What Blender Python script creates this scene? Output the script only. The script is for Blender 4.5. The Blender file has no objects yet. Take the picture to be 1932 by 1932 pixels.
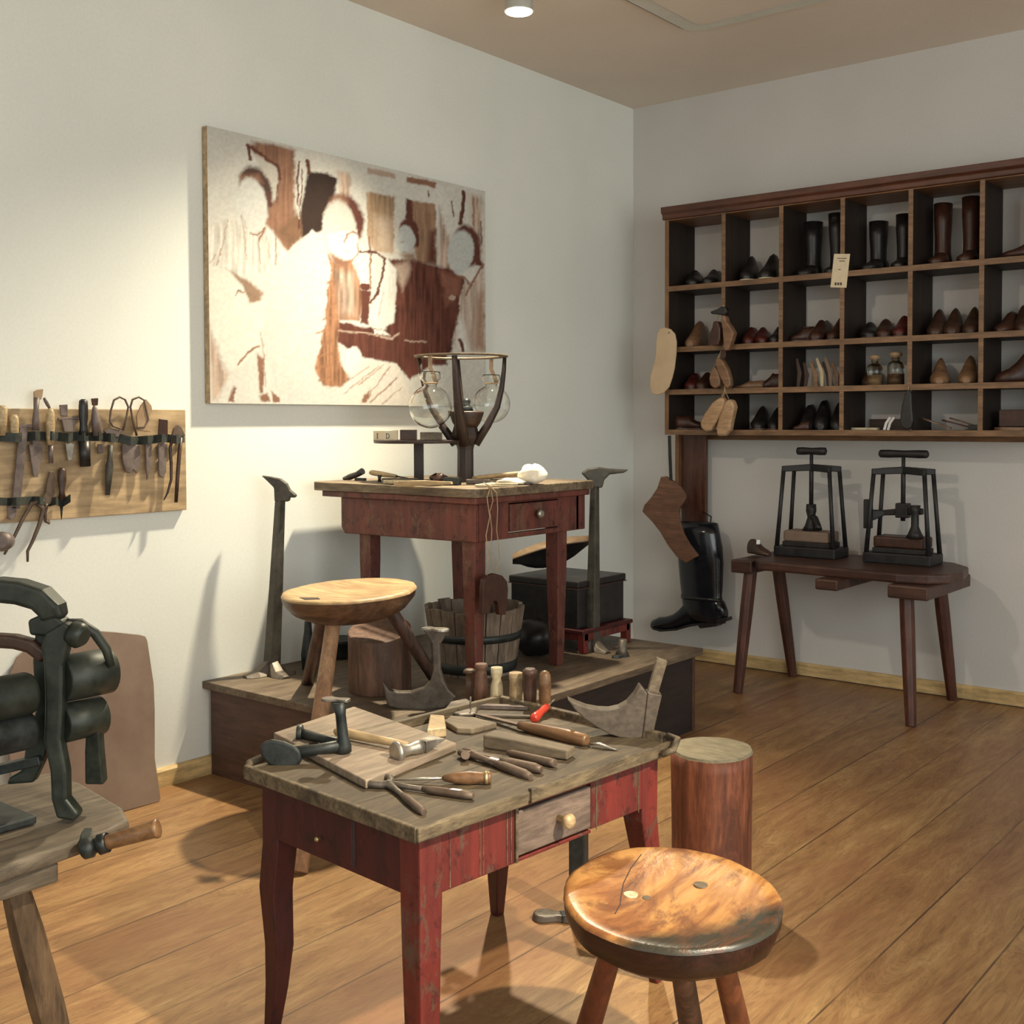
import bpy, math, random
import numpy as np
from mathutils import Vector, Matrix

SC = bpy.context.scene
COL = SC.collection
rnd = random.Random(7)

# ---------------------------------------------------------------- camera, world, lamps
CAM = Vector((3.68255, -5.68880, 1.35))
YAW, PITCH, ROLL, FPX, SHY = 0.67909, 0.03405, -0.00341, 2180.26, -97.24
_f = Vector((-math.sin(YAW) * math.cos(PITCH), math.cos(YAW) * math.cos(PITCH), -math.sin(PITCH)))
_r = _f.cross(Vector((0, 0, 1))).normalized()
_u = _r.cross(_f)
VR = _r * math.cos(ROLL) + _u * math.sin(ROLL)
VU = -_r * math.sin(ROLL) + _u * math.cos(ROLL)
VF = _f
cd = bpy.data.cameras.new('camera')
cd.sensor_width = 36.0
cd.lens = 36.0 * FPX / 1932.0
cd.shift_y = SHY / 1932.0
cd.clip_start = 0.05
cam = bpy.data.objects.new('camera', cd)
COL.objects.link(cam)
cam.matrix_world = Matrix(((VR.x, VU.x, -VF.x, CAM.x), (VR.y, VU.y, -VF.y, CAM.y), (VR.z, VU.z, -VF.z, CAM.z), (0, 0, 0, 1)))
SC.camera = cam

SC.view_settings.view_transform = 'Standard'
SC.view_settings.look = 'None'
SC.view_settings.gamma = 1.0
SC.view_settings.exposure = 0.45
SC.view_settings.use_curve_mapping = False

w = bpy.data.worlds.new('world'); SC.world = w
w.use_nodes = True
w.node_tree.nodes['Background'].inputs[0].default_value = (0.93, 0.97, 0.92, 1)
w.node_tree.nodes['Background'].inputs[1].default_value = 0.74


def spot(name, loc, target, power, color, size, blend, radius):
    l = bpy.data.lights.new(name, 'SPOT')
    l.energy = power; l.color = color
    l.spot_size = math.radians(size); l.spot_blend = blend; l.shadow_soft_size = radius
    o = bpy.data.objects.new(name, l); COL.objects.link(o)
    o.location = loc
    o.rotation_euler = (Vector(target) - Vector(loc)).to_track_quat('-Z', 'Y').to_euler()
    return o


WARM = (1.0, 0.86, 0.66)
spot('spot_key', (0.635, -1.865, 3.04), (0.72, -3.35, 0.15), 520, (1.0, 0.88, 0.64), 86, 1.0, 0.05)
al = bpy.data.lights.new('fill_side', 'AREA'); al.shape = 'RECTANGLE'; al.size = 4.6; al.size_y = 2.2  # added soft fill from the side, no window known there
al.energy = 82; al.color = (0.93, 1.0, 0.95)
ao = bpy.data.objects.new('fill_side', al); COL.objects.link(ao)
ao.location = (6.8, -5.2, 1.75); ao.rotation_euler = (Vector((-1, 0.28, 0.0))).to_track_quat('-Z', 'Y').to_euler()
spot('spot_right', (4.7, -4.0, 3.0), (2.15, -3.95, 0.1), 600, (1.0, 0.86, 0.64), 36, 0.9, 0.05)
spot('spot_back', (1.0, -4.2, 3.05), (1.4, 0.0, 0.5), 62, (1.0, 0.86, 0.70), 66, 1.0, 0.06)
spot('spot_camera', (3.6, -7.6, 2.9), (2.1, -2.0, 0.6), 18, (1.0, 0.88, 0.72), 70, 1.0, 0.08)


# ---------------------------------------------------------------- picture measurements -> points on real planes
def ray(px, py):
    return VR * ((px - 966.0) / FPX) - VU * ((py - 966.0 - SHY) / FPX) + VF


def pz(px, py, z):
    d = ray(px, py); return CAM + d * ((z - CAM.z) / d.z)


def pxx(px, py, x):
    d = ray(px, py); return CAM + d * ((x - CAM.x) / d.x)


def pyy(px, py, y):
    d = ray(px, py); return CAM + d * ((y - CAM.y) / d.y)


def pix(px, py, P, n):
    d = ray(px, py); return CAM + d * ((Vector(P) - CAM).dot(n) / d.dot(n))


def over(px, py, P):
    """point on the ray through the pixel, in the upright plane through P that faces the camera"""
    n = Vector((VF.x, VF.y, 0)).normalized()
    return pix(px, py, P, n)


def mpp(P):
    return (Vector(P) - CAM).dot(VF) / FPX


# ---------------------------------------------------------------- mesh builder
class MB:
    def __init__(s):
        s.v = []; s.f = []; s.sm = []

    def add(s, vs, fs, smooth=False):
        b = len(s.v)
        s.v += [Vector(q) for q in vs]
        s.f += [tuple(i + b for i in q) for q in fs]
        s.sm += [smooth] * len(fs)
        return s

    def xf(s, M):
        s.v = [M @ q for q in s.v]; return s

    def box(s, x0, x1, y0, y1, z0, z1):
        vs = [(x, y, z) for x in (x0, x1) for y in (y0, y1) for z in (z0, z1)]
        return s.add(vs, [(0, 1, 3, 2), (4, 6, 7, 5), (0, 4, 5, 1), (2, 3, 7, 6), (0, 2, 6, 4), (1, 5, 7, 3)])

    def hexa(s, p):  # 8 points: bottom 4 ccw, top 4 ccw
        return s.add(p, [(3, 2, 1, 0), (4, 5, 6, 7), (0, 1, 5, 4), (1, 2, 6, 5), (2, 3, 7, 6), (3, 0, 4, 7)])

    def loft(s, rings, smooth=True, cap=True, closed=False):
        n = len(rings[0]); vs = [q for r in rings for q in r]; fs = []
        m = len(rings)
        for i in range(m if closed else m - 1):
            j = (i + 1) % m
            for k in range(n):
                l = (k + 1) % n
                fs.append((i * n + k, i * n + l, j * n + l, j * n + k))
        s.add(vs, fs, smooth)
        if cap and not closed:
            b = len(s.v) - len(vs)
            s.f += [tuple(b + k for k in reversed(range(n))), tuple(b + (m - 1) * n + k for k in range(n))]
            s.sm += [False, False]
        return s

    def rod(s, a, b, prof, n=14, smooth=True, up=None, flat=1.0):
        """prof: (t, radius) along a..b; flat squashes the second axis"""
        a = Vector(a); b = Vector(b); d = (b - a)
        dn = d.normalized()
        up = Vector(up) if up is not None else (Vector((0, 0, 1)) if abs(dn.z) < 0.9 else Vector((1, 0, 0)))
        e1 = dn.cross(up).normalized(); e2 = e1.cross(dn).normalized()
        rings = []
        for t, r in prof:
            c = a + d * t
            rings.append([c + e1 * (r * math.cos(2 * math.pi * k / n)) + e2 * (r * flat * math.sin(2 * math.pi * k / n)) for k in range(n)])
        return s.loft(rings, smooth)

    def cyl(s, a, b, r0, r1=None, n=16):
        r1 = r0 if r1 is None else r1
        return s.rod(a, b, [(0, r0), (1, r1)], n)

    def tube(s, pts, r, n=8, flat=1.0, up=None):
        pts = [Vector(q) for q in pts]
        rs = r if isinstance(r, (list, tuple)) else [r] * len(pts)
        rings = []; pe = None
        for i, p in enumerate(pts):
            d = (pts[min(i + 1, len(pts) - 1)] - pts[max(i - 1, 0)]).normalized()
            if up is not None:
                e1 = d.cross(Vector(up)).normalized()
            elif pe is None:
                u = Vector((0, 0, 1)) if abs(d.z) < 0.9 else Vector((1, 0, 0))
                e1 = d.cross(u).normalized()
            else:
                e1 = (pe - d * pe.dot(d)).normalized()
            pe = e1; e2 = d.cross(e1)
            rings.append([p + e1 * (rs[i] * math.cos(2 * math.pi * k / n)) + e2 * (rs[i] * flat * math.sin(2 * math.pi * k / n)) for k in range(n)])
        return s.loft(rings, True)

    def bar(s, pts, ws, hs, up=(0, 0, 1)):
        """rectangular section sweep"""
        pts = [Vector(q) for q in pts]; rings = []
        for i, p in enumerate(pts):
            d = (pts[min(i + 1, len(pts) - 1)] - pts[max(i - 1, 0)]).normalized()
            e1 = d.cross(Vector(up)).normalized(); e2 = e1.cross(d)
            wv = ws[i] if isinstance(ws, (list, tuple)) else ws
            hv = hs[i] if isinstance(hs, (list, tuple)) else hs
            rings.append([p + e1 * a * wv / 2 + e2 * b * hv / 2 for a, b in ((-1, -1), (1, -1), (1, 1), (-1, 1))])
        return s.loft(rings, False)

    def prism(s, pts, off):
        """polygon extruded by vector off"""
        pts = [Vector(q) for q in pts]; n = len(pts); off = Vector(off)
        fs = [tuple(reversed(range(n))), tuple(range(n, 2 * n))]
        fs += [(i, (i + 1) % n, n + (i + 1) % n, n + i) for i in range(n)]
        return s.add(pts + [q + off for q in pts], fs)

    def ball(s, c, rx, ry=None, rz=None, nu=16, nv=10, seed=None, amp=0.0):
        ry = rx if ry is None else ry; rz = rx if rz is None else rz
        c = Vector(c); rg = random.Random(seed)
        ph = [rg.uniform(0, 6.28) for _ in range(6)]
        vs = []; fs = []
        for i in range(1, nv):
            th = math.pi * i / nv
            for k in range(nu):
                p = 2 * math.pi * k / nu
                q = 1 + amp * (math.sin(3 * p + ph[0] + 2 * th) + .6 * math.sin(5 * th + 2 * p + ph[1]))
                vs.append(c + Vector((rx * q * math.sin(th) * math.cos(p), ry * q * math.sin(th) * math.sin(p), rz * q * math.cos(th))))
        for i in range(nv - 2):
            for k in range(nu):
                l = (k + 1) % nu
                fs.append((i * nu + k, (i + 1) * nu + k, (i + 1) * nu + l, i * nu + l))
        t = len(vs); vs += [c + Vector((0, 0, rz)), c - Vector((0, 0, rz))]
        for k in range(nu):
            l = (k + 1) % nu
            fs.append((t, k, l)); fs.append((t + 1, (nv - 2) * nu + l, (nv - 2) * nu + k))
        return s.add(vs, fs, True)


def mkobj(name, mb, mat, parent=None, loc=None, bev=0.0, seg=2, sub=0):
    base = Vector(loc) if loc is not None else Vector((0, 0, 0))
    if parent is not None and loc is None:
        base = parent['_o']
    me = bpy.data.meshes.new(name)
    me.from_pydata([tuple(q - base) for q in mb.v], [], mb.f)
    me.polygons.foreach_set('use_smooth', mb.sm)
    me.update()
    import bmesh
    b = bmesh.new(); b.from_mesh(me); bmesh.ops.recalc_face_normals(b, faces=b.faces); b.to_mesh(me); b.free()
    if mat is not None: me.materials.append(mat)
    o = bpy.data.objects.new(name, me); COL.objects.link(o)
    if parent is not None:
        o.parent = parent
    else:
        o.location = base
    if bev:
        m = o.modifiers.new('bevel', 'BEVEL'); m.width = bev; m.segments = seg; m.limit_method = 'ANGLE'; m.angle_limit = math.radians(40)
        m.harden_normals = False
    if sub:
        m = o.modifiers.new('sub', 'SUBSURF'); m.levels = sub; m.render_levels = sub
    return o


ORG = {}


class _T:  # thing wrapper: remembers the world origin its parts are built against
    pass


def tag(o, label=None, cat=None, group=None, kind=None):
    if label: o['label'] = label
    if cat: o['category'] = cat
    if group: o['group'] = group
    if kind: o['kind'] = kind
    return o


def thing(name, label, cat, loc, group=None):
    o = bpy.data.objects.new(name, None); COL.objects.link(o)
    o.empty_display_size = 0.05
    o.location = loc; ORG[o.name] = Vector(loc)
    return tag(o, label, cat, group)


def part(t, name, mb, mat, bev=0.0, seg=2, label=None, sub=0):
    """a child mesh; its points are given in world space, t may be a thing or a part"""
    base = ORG[t.name]
    me_o = mkobj(name, mb, mat, None, base, bev, seg, sub)
    me_o.parent = t; me_o.location = (0, 0, 0)
    ORG[me_o.name] = base
    if label: me_o['label'] = label
    return me_o


def solo(name, label, cat, mb, mat, loc=None, group=None, bev=0.0, seg=2, sub=0):
    if loc is None:
        xs = [q.x for q in mb.v]; ys = [q.y for q in mb.v]
        loc = ((min(xs) + max(xs)) / 2, (min(ys) + max(ys)) / 2, min(q.z for q in mb.v))
    o = mkobj(name, mb, mat, None, loc, bev, seg, sub)
    ORG[o.name] = Vector(loc)
    return tag(o, label, cat, group)


def dup(src, loc, rotz, label, group=None, scale=1.0):
    r = src.copy(); COL.objects.link(r); r.location = loc; r.rotation_euler = (0, 0, rotz); r.scale = (scale,) * 3
    r['label'] = label
    if group: r['group'] = group
    for ch in list(src.children):
        c = ch.copy(); COL.objects.link(c); c.parent = r
        for g in ch.children:
            e = g.copy(); COL.objects.link(e); e.parent = c
    return r


def struct(name, mb, mat, bev=0.0):
    o = mkobj(name, mb, mat, None, (0, 0, 0), bev); o['kind'] = 'structure'; return o


# ---------------------------------------------------------------- materials
def _new(name, rough=0.6, metal=0.0):
    m = bpy.data.materials.new(name); m.use_nodes = True
    nt = m.node_tree; b = nt.nodes['Principled BSDF']
    b.inputs['Roughness'].default_value = rough; b.inputs['Metallic'].default_value = metal
    return m, nt, b


def _coords(nt, scale, rot=(0, 0, 0)):
    tc = nt.nodes.new('ShaderNodeTexCoord'); mp = nt.nodes.new('ShaderNodeMapping')
    mp.inputs['Scale'].default_value = scale; mp.inputs['Rotation'].default_value = rot
    nt.links.new(tc.outputs['Object'], mp.inputs['Vector'])
    return mp.outputs['Vector']


def _noise(nt, vec, scale, detail=5, rough=0.6, dist=0.0):
    n = nt.nodes.new('ShaderNodeTexNoise')
    n.inputs['Scale'].default_value = scale; n.inputs['Detail'].default_value = detail
    n.inputs['Roughness'].default_value = rough; n.inputs['Distortion'].default_value = dist
    nt.links.new(vec, n.inputs['Vector'])
    return n.outputs['Fac']


def _ramp(nt, fac, stops):
    r = nt.nodes.new('ShaderNodeValToRGB')
    e = r.color_ramp.elements
    while len(e) < len(stops): e.new(0.5)
    for i, (p, c) in enumerate(stops):
        e[i].position = p; e[i].color = (c[0], c[1], c[2], 1)
    nt.links.new(fac, r.inputs[0]); return r.outputs[0]


def _mix(nt, fac, a, b, mode='MIX'):
    m = nt.nodes.new('ShaderNodeMix'); m.data_type = 'RGBA'; m.blend_type = mode
    for s, v in ((m.inputs[0], fac), (m.inputs[6], a), (m.inputs[7], b)):
        if isinstance(v, (int, float)): s.default_value = v
        elif isinstance(v, tuple): s.default_value = (v[0], v[1], v[2], 1)
        else: nt.links.new(v, s)
    return m.outputs[2]


def _bump(nt, b, h, strength, dist=0.01):
    n = nt.nodes.new('ShaderNodeBump'); n.inputs['Strength'].default_value = strength; n.inputs['Distance'].default_value = dist
    nt.links.new(h, n.inputs['Height']); nt.links.new(n.outputs[0], b.inputs['Normal'])


def _math(nt, op, a, b=None, clamp=False):
    m = nt.nodes.new('ShaderNodeMath'); m.operation = op; m.use_clamp = clamp
    for i, v in enumerate((a, b)):
        if v is None: continue
        if isinstance(v, (int, float)): m.inputs[i].default_value = v
        else: nt.links.new(v, m.inputs[i])
    return m.outputs[0]


AX = {'x': (0.12, 1, 1), 'y': (1, 0.12, 1), 'z': (1, 1, 0.12)}


def wood(name, c1, c2, axis='x', scale=22, rough=0.6, spots=None, spot_amt=0.5, bump=0.25, c3=None):
    m, nt, b = _new(name, rough)
    v = _coords(nt, AX[axis])
    g = _noise(nt, v, scale, 7, 0.65, 0.6)
    col = _ramp(nt, g, [(0.3, c1), (0.5, c3 or tuple((p + q) / 2 for p, q in zip(c1, c2))), (0.72, c2)])
    fine = _noise(nt, v, scale * 5, 4, 0.6)
    col = _mix(nt, 0.55, col, _ramp(nt, fine, [(0.36, (0.32, 0.32, 0.32)), (0.62, (1.0, 1.0, 1.0))]), 'MULTIPLY')
    blot = _noise(nt, _coords(nt, (1, 1, 1)), 5, 6, 0.7)
    col = _mix(nt, 0.5, col, _ramp(nt, blot, [(0.36, (0.55, 0.52, 0.50)), (0.60, (1.12, 1.12, 1.12))]), 'MULTIPLY')
    if spots:
        s = _noise(nt, _coords(nt, {'x': (.3, 1, 1), 'y': (1, .3, 1), 'z': (1, 1, .16)}[axis]), 15, 7, 0.72, 0.5)
        col = _mix(nt, _math(nt, 'MULTIPLY', _ramp(nt, s, [(0.5, (0, 0, 0)), (0.62, (1, 1, 1))]), spot_amt), col, spots)
    nt.links.new(col, b.inputs['Base Color'])
    _bump(nt, b, g, bump, 0.004)
    return m


def painted(name, paint, dark, bare, wear=0.5, axis='z', scale=14, rough=0.55):
    """old paint rubbed down to dark grime and bare wood"""
    m, nt, b = _new(name, rough)
    v = _coords(nt, AX[axis])
    base = _noise(nt, v, scale, 6, 0.65, 0.5)
    col = _ramp(nt, base, [(0.36, dark), (0.60, paint), (0.75, tuple(min(1, q * 1.25) for q in paint))])
    w1 = _noise(nt, _coords(nt, (1, 1, .55)), 17, 10, 0.78, 0.2)
    col = _mix(nt, _ramp(nt, w1, [(1 - wear * 0.92, (0, 0, 0)), (1.04 - wear * 0.92, (1, 1, 1))]), col, bare)
    w2 = _noise(nt, _coords(nt, (1, 1, .7)), 26, 8, 0.75)
    col = _mix(nt, _ramp(nt, w2, [(0.53, (0, 0, 0)), (0.66, (1, 1, 1))]), col, tuple(q * 0.45 for q in dark))
    nt.links.new(col, b.inputs['Base Color'])
    _bump(nt, b, w1, 0.3, 0.004)
    return m


def iron(name, c1, c2, rough=0.5, metal=0.6, scale=18):
    m, nt, b = _new(name, rough, metal)
    g = _noise(nt, _coords(nt, (1, 1, 1)), scale, 6, 0.7)
    nt.links.new(_ramp(nt, g, [(0.35, c1), (0.68, c2)]), b.inputs['Base Color'])
    nt.links.new(_ramp(nt, g, [(0.3, (rough * .75,) * 3), (0.7, (min(1, rough * 1.3),) * 3)]), b.inputs['Roughness'])
    _bump(nt, b, g, 0.15, 0.003)
    return m


def skin(name, c1, c2, rough=0.5, scale=30, bump=0.2):
    m, nt, b = _new(name, rough)
    g = _noise(nt, _coords(nt, (1, 1, 1)), scale, 5, 0.6)
    nt.links.new(_ramp(nt, g, [(0.32, c1), (0.68, c2)]), b.inputs['Base Color'])
    _bump(nt, b, g, bump, 0.003)
    return m


def wallmat(name, c1, c2):
    m, nt, b = _new(name, 0.95)
    g = _noise(nt, _coords(nt, (1, 1, 1)), 1.3, 3, 0.5)
    f = _noise(nt, _coords(nt, (1, 1, 1)), 90, 4, 0.7)
    col = _ramp(nt, g, [(0.35, c1), (0.65, c2)])
    col = _mix(nt, 0.09, col, _ramp(nt, f, [(0.3, (0.3, 0.3, 0.3)), (0.7, (1, 1, 1))]), 'MULTIPLY')
    nt.links.new(col, b.inputs['Base Color'])
    _bump(nt, b, f, 0.12, 0.002)
    b.inputs['Specular IOR Level'].default_value = 0.15
    return m


def floormat():
    m, nt, b = _new('floor_boards', 0.42)
    tc = nt.nodes.new('ShaderNodeTexCoord')
    sep = nt.nodes.new('ShaderNodeSeparateXYZ'); nt.links.new(tc.outputs['Object'], sep.inputs[0])
    W = 0.236
    xs = _math(nt, 'DIVIDE', _math(nt, 'SUBTRACT', sep.outputs[0], 0.711), W)
    cell = _math(nt, 'FLOOR', xs)
    wn = nt.nodes.new('ShaderNodeTexWhiteNoise'); wn.noise_dimensions = '1D'; nt.links.new(cell, wn.inputs['W'])
    off = _math(nt, 'MULTIPLY', wn.outputs['Value'], 7.0)
    # stretched grain, shifted per board
    cmb = nt.nodes.new('ShaderNodeCombineXYZ')
    nt.links.new(sep.outputs[0], cmb.inputs[0])
    nt.links.new(_math(nt, 'MULTIPLY', _math(nt, 'ADD', sep.outputs[1], off), 0.16), cmb.inputs[1])
    nt.links.new(off, cmb.inputs[2])
    g = _noise(nt, cmb.outputs[0], 9, 5, 0.6, 1.6)
    rings = _math(nt, 'FRACT', _math(nt, 'MULTIPLY', g, 14))
    rg = _ramp(nt, rings, [(0.0, (0.62, 0.62, 0.62)), (0.35, (1, 1, 1)), (0.8, (1, 1, 1)), (1.0, (0.7, 0.7, 0.7))])
    col = _ramp(nt, g, [(0.3, (0.25, 0.125, 0.052)), (0.5, (0.37, 0.21, 0.088)), (0.7, (0.47, 0.295, 0.13))])
    col = _mix(nt, 0.6, col, rg, 'MULTIPLY')
    fg = _noise(nt, cmb.outputs[0], 70, 4, 0.6)
    col = _mix(nt, 0.45, col, _ramp(nt, fg, [(0.35, (0.55, 0.5, 0.45)), (0.62, (1, 1, 1))]), 'MULTIPLY')
    tint = _ramp(nt, wn.outputs['Value'], [(0, (0.84, 0.82, 0.80)), (1, (1.0, 1.0, 1.0))])
    col = _mix(nt, 1.0, col, tint, 'MULTIPLY')
    st = _noise(nt, _coords(nt, (1, 0.45, 1)), 2.2, 5, 0.6, 0.5)
    col = _mix(nt, _math(nt, 'MULTIPLY', _ramp(nt, st, [(0.48, (0, 0, 0)), (0.66, (1, 1, 1))]), 0.55), col, (0.24, 0.10, 0.05))
    fr = _math(nt, 'FRACT', xs)
    d = _math(nt, 'MINIMUM', fr, _math(nt, 'SUBTRACT', 1.0, fr))
    seam = _math(nt, 'LESS_THAN', d, 0.0115)
    gap = _ramp(nt, _noise(nt, _coords(nt, (1, 1, 1)), 3, 2), [(0.35, (0.3, 0.3, 0.3)), (0.6, (0.85, 0.85, 0.85))])
    col = _mix(nt, _math(nt, 'MULTIPLY', seam, gap), col, (0.05, 0.025, 0.012))
    nt.links.new(col, b.inputs['Base Color'])
    _bump(nt, b, _math(nt, 'SUBTRACT', 1.0, seam), 0.3, 0.002)
    return m


M = {}
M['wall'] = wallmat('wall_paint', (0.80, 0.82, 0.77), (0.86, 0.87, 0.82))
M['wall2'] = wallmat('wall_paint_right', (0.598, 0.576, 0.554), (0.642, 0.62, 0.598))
M['ceil'] = wallmat('ceiling_paint', (0.78, 0.69, 0.60), (0.83, 0.74, 0.65))
M['floor'] = floormat()
M['pine'] = wood('pine_trim', (0.62, 0.40, 0.16), (0.80, 0.58, 0.28), 'y', 10, 0.5, bump=0.1)
M['pinex'] = wood('pine_trim_x', (0.62, 0.42, 0.18), (0.78, 0.57, 0.28), 'x', 10, 0.5, bump=0.1)
M['plinth_top'] = wood('plinth_top', (0.125, 0.0905, 0.0593), (0.225, 0.168, 0.112), 'y', 16, 0.55, (0.0624, 0.0374, 0.025), 0.5)
M['plinth'] = wood('plinth_side', (0.08, 0.036, 0.0256), (0.136, 0.068, 0.048), 'x', 12, 0.5, bump=0.1)
M['bench_grey'] = wood('bench_grey', (0.084, 0.063, 0.042), (0.238, 0.189, 0.133), 'y', 15, 0.65, (0.042, 0.0315, 0.0245), 0.6)
M['bench_leg'] = wood('bench_leg', (0.075, 0.0488, 0.03), (0.27, 0.173, 0.0975), 'z', 11, 0.55, (0.0263, 0.0188, 0.015), 0.8)
M['table_top'] = wood('table_top', (0.0591, 0.0415, 0.0238), (0.164, 0.121, 0.0697), 'y', 13, 0.7, (0.0319, 0.0208, 0.0128), 0.7)
M['table_edge'] = wood('table_edge', (0.0632, 0.0448, 0.0263), (0.263, 0.2, 0.116), 'y', 24, 0.7, (0.0263, 0.0185, 0.0132), 0.8)
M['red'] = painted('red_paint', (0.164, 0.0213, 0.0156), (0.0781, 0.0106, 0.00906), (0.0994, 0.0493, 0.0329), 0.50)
M['red_shade'] = painted('red_shade', (0.0638, 0.00663, 0.00714), (0.0306, 0.00408, 0.0051), (0.0357, 0.0112, 0.0102), 0.40)  # red paint darkened for sides turned from the light, shade in the colour
M['drawer_grey'] = wood('drawer_grey', (0.112, 0.075, 0.06), (0.255, 0.188, 0.143), 'y', 20, 0.65, (0.06, 0.0375, 0.0375), 0.5)
M['rt_red'] = painted('brownred_paint', (0.149, 0.0378, 0.0252), (0.0765, 0.0216, 0.0162), (0.135, 0.063, 0.036), 0.50)
M['rt_top'] = wood('rear_top', (0.106, 0.0686, 0.0406), (0.324, 0.25, 0.156), 'x', 18, 0.6, (0.0562, 0.0343, 0.0218), 0.7)
M['seat_gold'] = wood('seat_gold', (0.40, 0.17, 0.05), (0.72, 0.42, 0.15), 'x', 7, 0.33, (0.16, 0.06, 0.03), 0.75)
M['seat_tan'] = wood('seat_tan', (0.425, 0.255, 0.111), (0.646, 0.468, 0.255), 'x', 9, 0.5, (0.255, 0.136, 0.068), 0.5)
M['seat_side'] = wood('seat_side', (0.068, 0.032, 0.0192), (0.208, 0.112, 0.06), 'x', 12, 0.4, (0.032, 0.016, 0.012), 0.7)
M['bark'] = wood('seat_bark', (0.0216, 0.0072, 0.00461), (0.0547, 0.0187, 0.0101), 'x', 20, 0.38, (0.00864, 0.00346, 0.00288), 0.8, bump=0.8)
M['leg_red'] = wood('leg_red', (0.131, 0.0298, 0.0149), (0.25, 0.0774, 0.0327), 'z', 12, 0.42, (0.0714, 0.0179, 0.0119), 0.6)
M['leg_dark'] = wood('leg_dark', (0.04, 0.02, 0.016), (0.192, 0.096, 0.064), 'z', 14, 0.5, (0.016, 0.012, 0.0096), 0.8)
M['leg_tan'] = wood('leg_tan', (0.36, 0.18, 0.09), (0.558, 0.342, 0.198), 'z', 12, 0.42, (0.216, 0.09, 0.054), 0.5)
M['log_side'] = wood('log_side', (0.134, 0.0332, 0.0152), (0.446, 0.146, 0.0668), 'z', 13, 0.6, (0.0535, 0.0166, 0.00907), 0.7, bump=0.6)
M['log_end'] = wood('log_end', (0.272, 0.224, 0.143), (0.408, 0.354, 0.238), 'x', 40, 0.8, (0.204, 0.15, 0.0884), 0.4)
M['stump'] = wood('stump_side', (0.12, 0.056, 0.036), (0.288, 0.16, 0.104), 'z', 12, 0.65, (0.056, 0.032, 0.024), 0.6)
M['stave'] = wood('tub_stave', (0.145, 0.102, 0.0723), (0.323, 0.246, 0.178), 'z', 22, 0.7, (0.0765, 0.051, 0.0382), 0.6)
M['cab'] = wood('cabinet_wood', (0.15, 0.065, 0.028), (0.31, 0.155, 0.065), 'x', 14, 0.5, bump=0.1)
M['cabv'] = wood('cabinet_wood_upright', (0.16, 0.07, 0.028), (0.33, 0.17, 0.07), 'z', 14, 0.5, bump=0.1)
M['cab_shade'] = wood('cabinet_shaded_inside', (0.0168, 0.0096, 0.0072), (0.039, 0.0228, 0.0156), 'z', 14, 0.6, bump=0.1)  # cabinet wood darkened, shade of the pigeonholes put into the colour
M['cab_lit_edge'] = wood('cabinet_lit_front_edge', (0.17, 0.0892, 0.0442), (0.306, 0.174, 0.0892), 'x', 14, 0.5, bump=0.1)  # same wood lightened where the front edges catch light
M['cornice'] = wood('cornice_wood', (0.0638, 0.0195, 0.012), (0.143, 0.0488, 0.0255), 'x', 12, 0.42, bump=0.1)
M['rbench'] = wood('dark_bench', (0.0338, 0.0135, 0.00975), (0.112, 0.0488, 0.0315), 'x', 14, 0.45)
M['rleg'] = wood('dark_bench_leg', (0.052, 0.0144, 0.0096), (0.136, 0.048, 0.028), 'z', 14, 0.42)
M['plank_brown'] = wood('brown_plank', (0.056, 0.0176, 0.0112), (0.144, 0.056, 0.032), 'z', 12, 0.3)
M['foot_wood'] = wood('foot_board', (0.136, 0.06, 0.032), (0.224, 0.108, 0.06), 'x', 14, 0.55, bump=0.1)
M['last'] = wood('last_wood', (0.204, 0.102, 0.051), (0.34, 0.197, 0.109), 'x', 12, 0.4, bump=0.05)
M['last_tan'] = wood('last_tan', (0.46, 0.27, 0.14), (0.66, 0.44, 0.25), 'x', 12, 0.45, bump=0.05)
M['last_dark'] = wood('last_dark', (0.039, 0.018, 0.012), (0.0896, 0.045, 0.027), 'x', 12, 0.45)
M['tan_wood'] = wood('tan_wood', (0.425, 0.289, 0.145), (0.629, 0.476, 0.272), 'x', 18, 0.45)
M['pale_wood'] = wood('pale_wood', (0.58, 0.47, 0.28), (0.76, 0.66, 0.44), 'z', 18, 0.5)
M['handle'] = wood('handle_wood', (0.151, 0.0693, 0.0315), (0.315, 0.176, 0.0819), 'x', 16, 0.38)
M['grey_wood'] = wood('grey_wood', (0.122, 0.0892, 0.0574), (0.268, 0.21, 0.14), 'x', 16, 0.7)
M['cut_board'] = wood('cutting_board', (0.23, 0.172, 0.119), (0.367, 0.291, 0.214), 'y', 14, 0.7, (0.168, 0.115, 0.0842), 0.4)
M['horn_wood'] = wood('horn_wood', (0.0892, 0.067, 0.0478), (0.166, 0.128, 0.0926), 'x', 16, 0.6)
M['toolboard'] = wood('tool_board', (0.468, 0.315, 0.171), (0.612, 0.45, 0.261), 'y', 8, 0.6, bump=0.05)
M['tool_grey'] = iron('tool_grey', (0.109, 0.0816, 0.0782), (0.231, 0.184, 0.163), 0.5, 0.35)
M['steel'] = iron('steel', (0.28, 0.26, 0.23), (0.52, 0.48, 0.42), 0.35, 0.85)
M['rusty'] = iron('rusty_iron', (0.098, 0.063, 0.0455), (0.189, 0.14, 0.105), 0.55, 0.5)
M['black_iron'] = iron('black_iron', (0.012, 0.016, 0.016), (0.045, 0.05, 0.048), 0.45, 0.3)
M['press_iron'] = iron('press_iron', (0.010, 0.010, 0.012), (0.03, 0.028, 0.028), 0.5, 0.3)
M['green_iron'] = iron('green_iron', (0.021, 0.027, 0.0216), (0.051, 0.057, 0.045), 0.45, 0.35)
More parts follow.
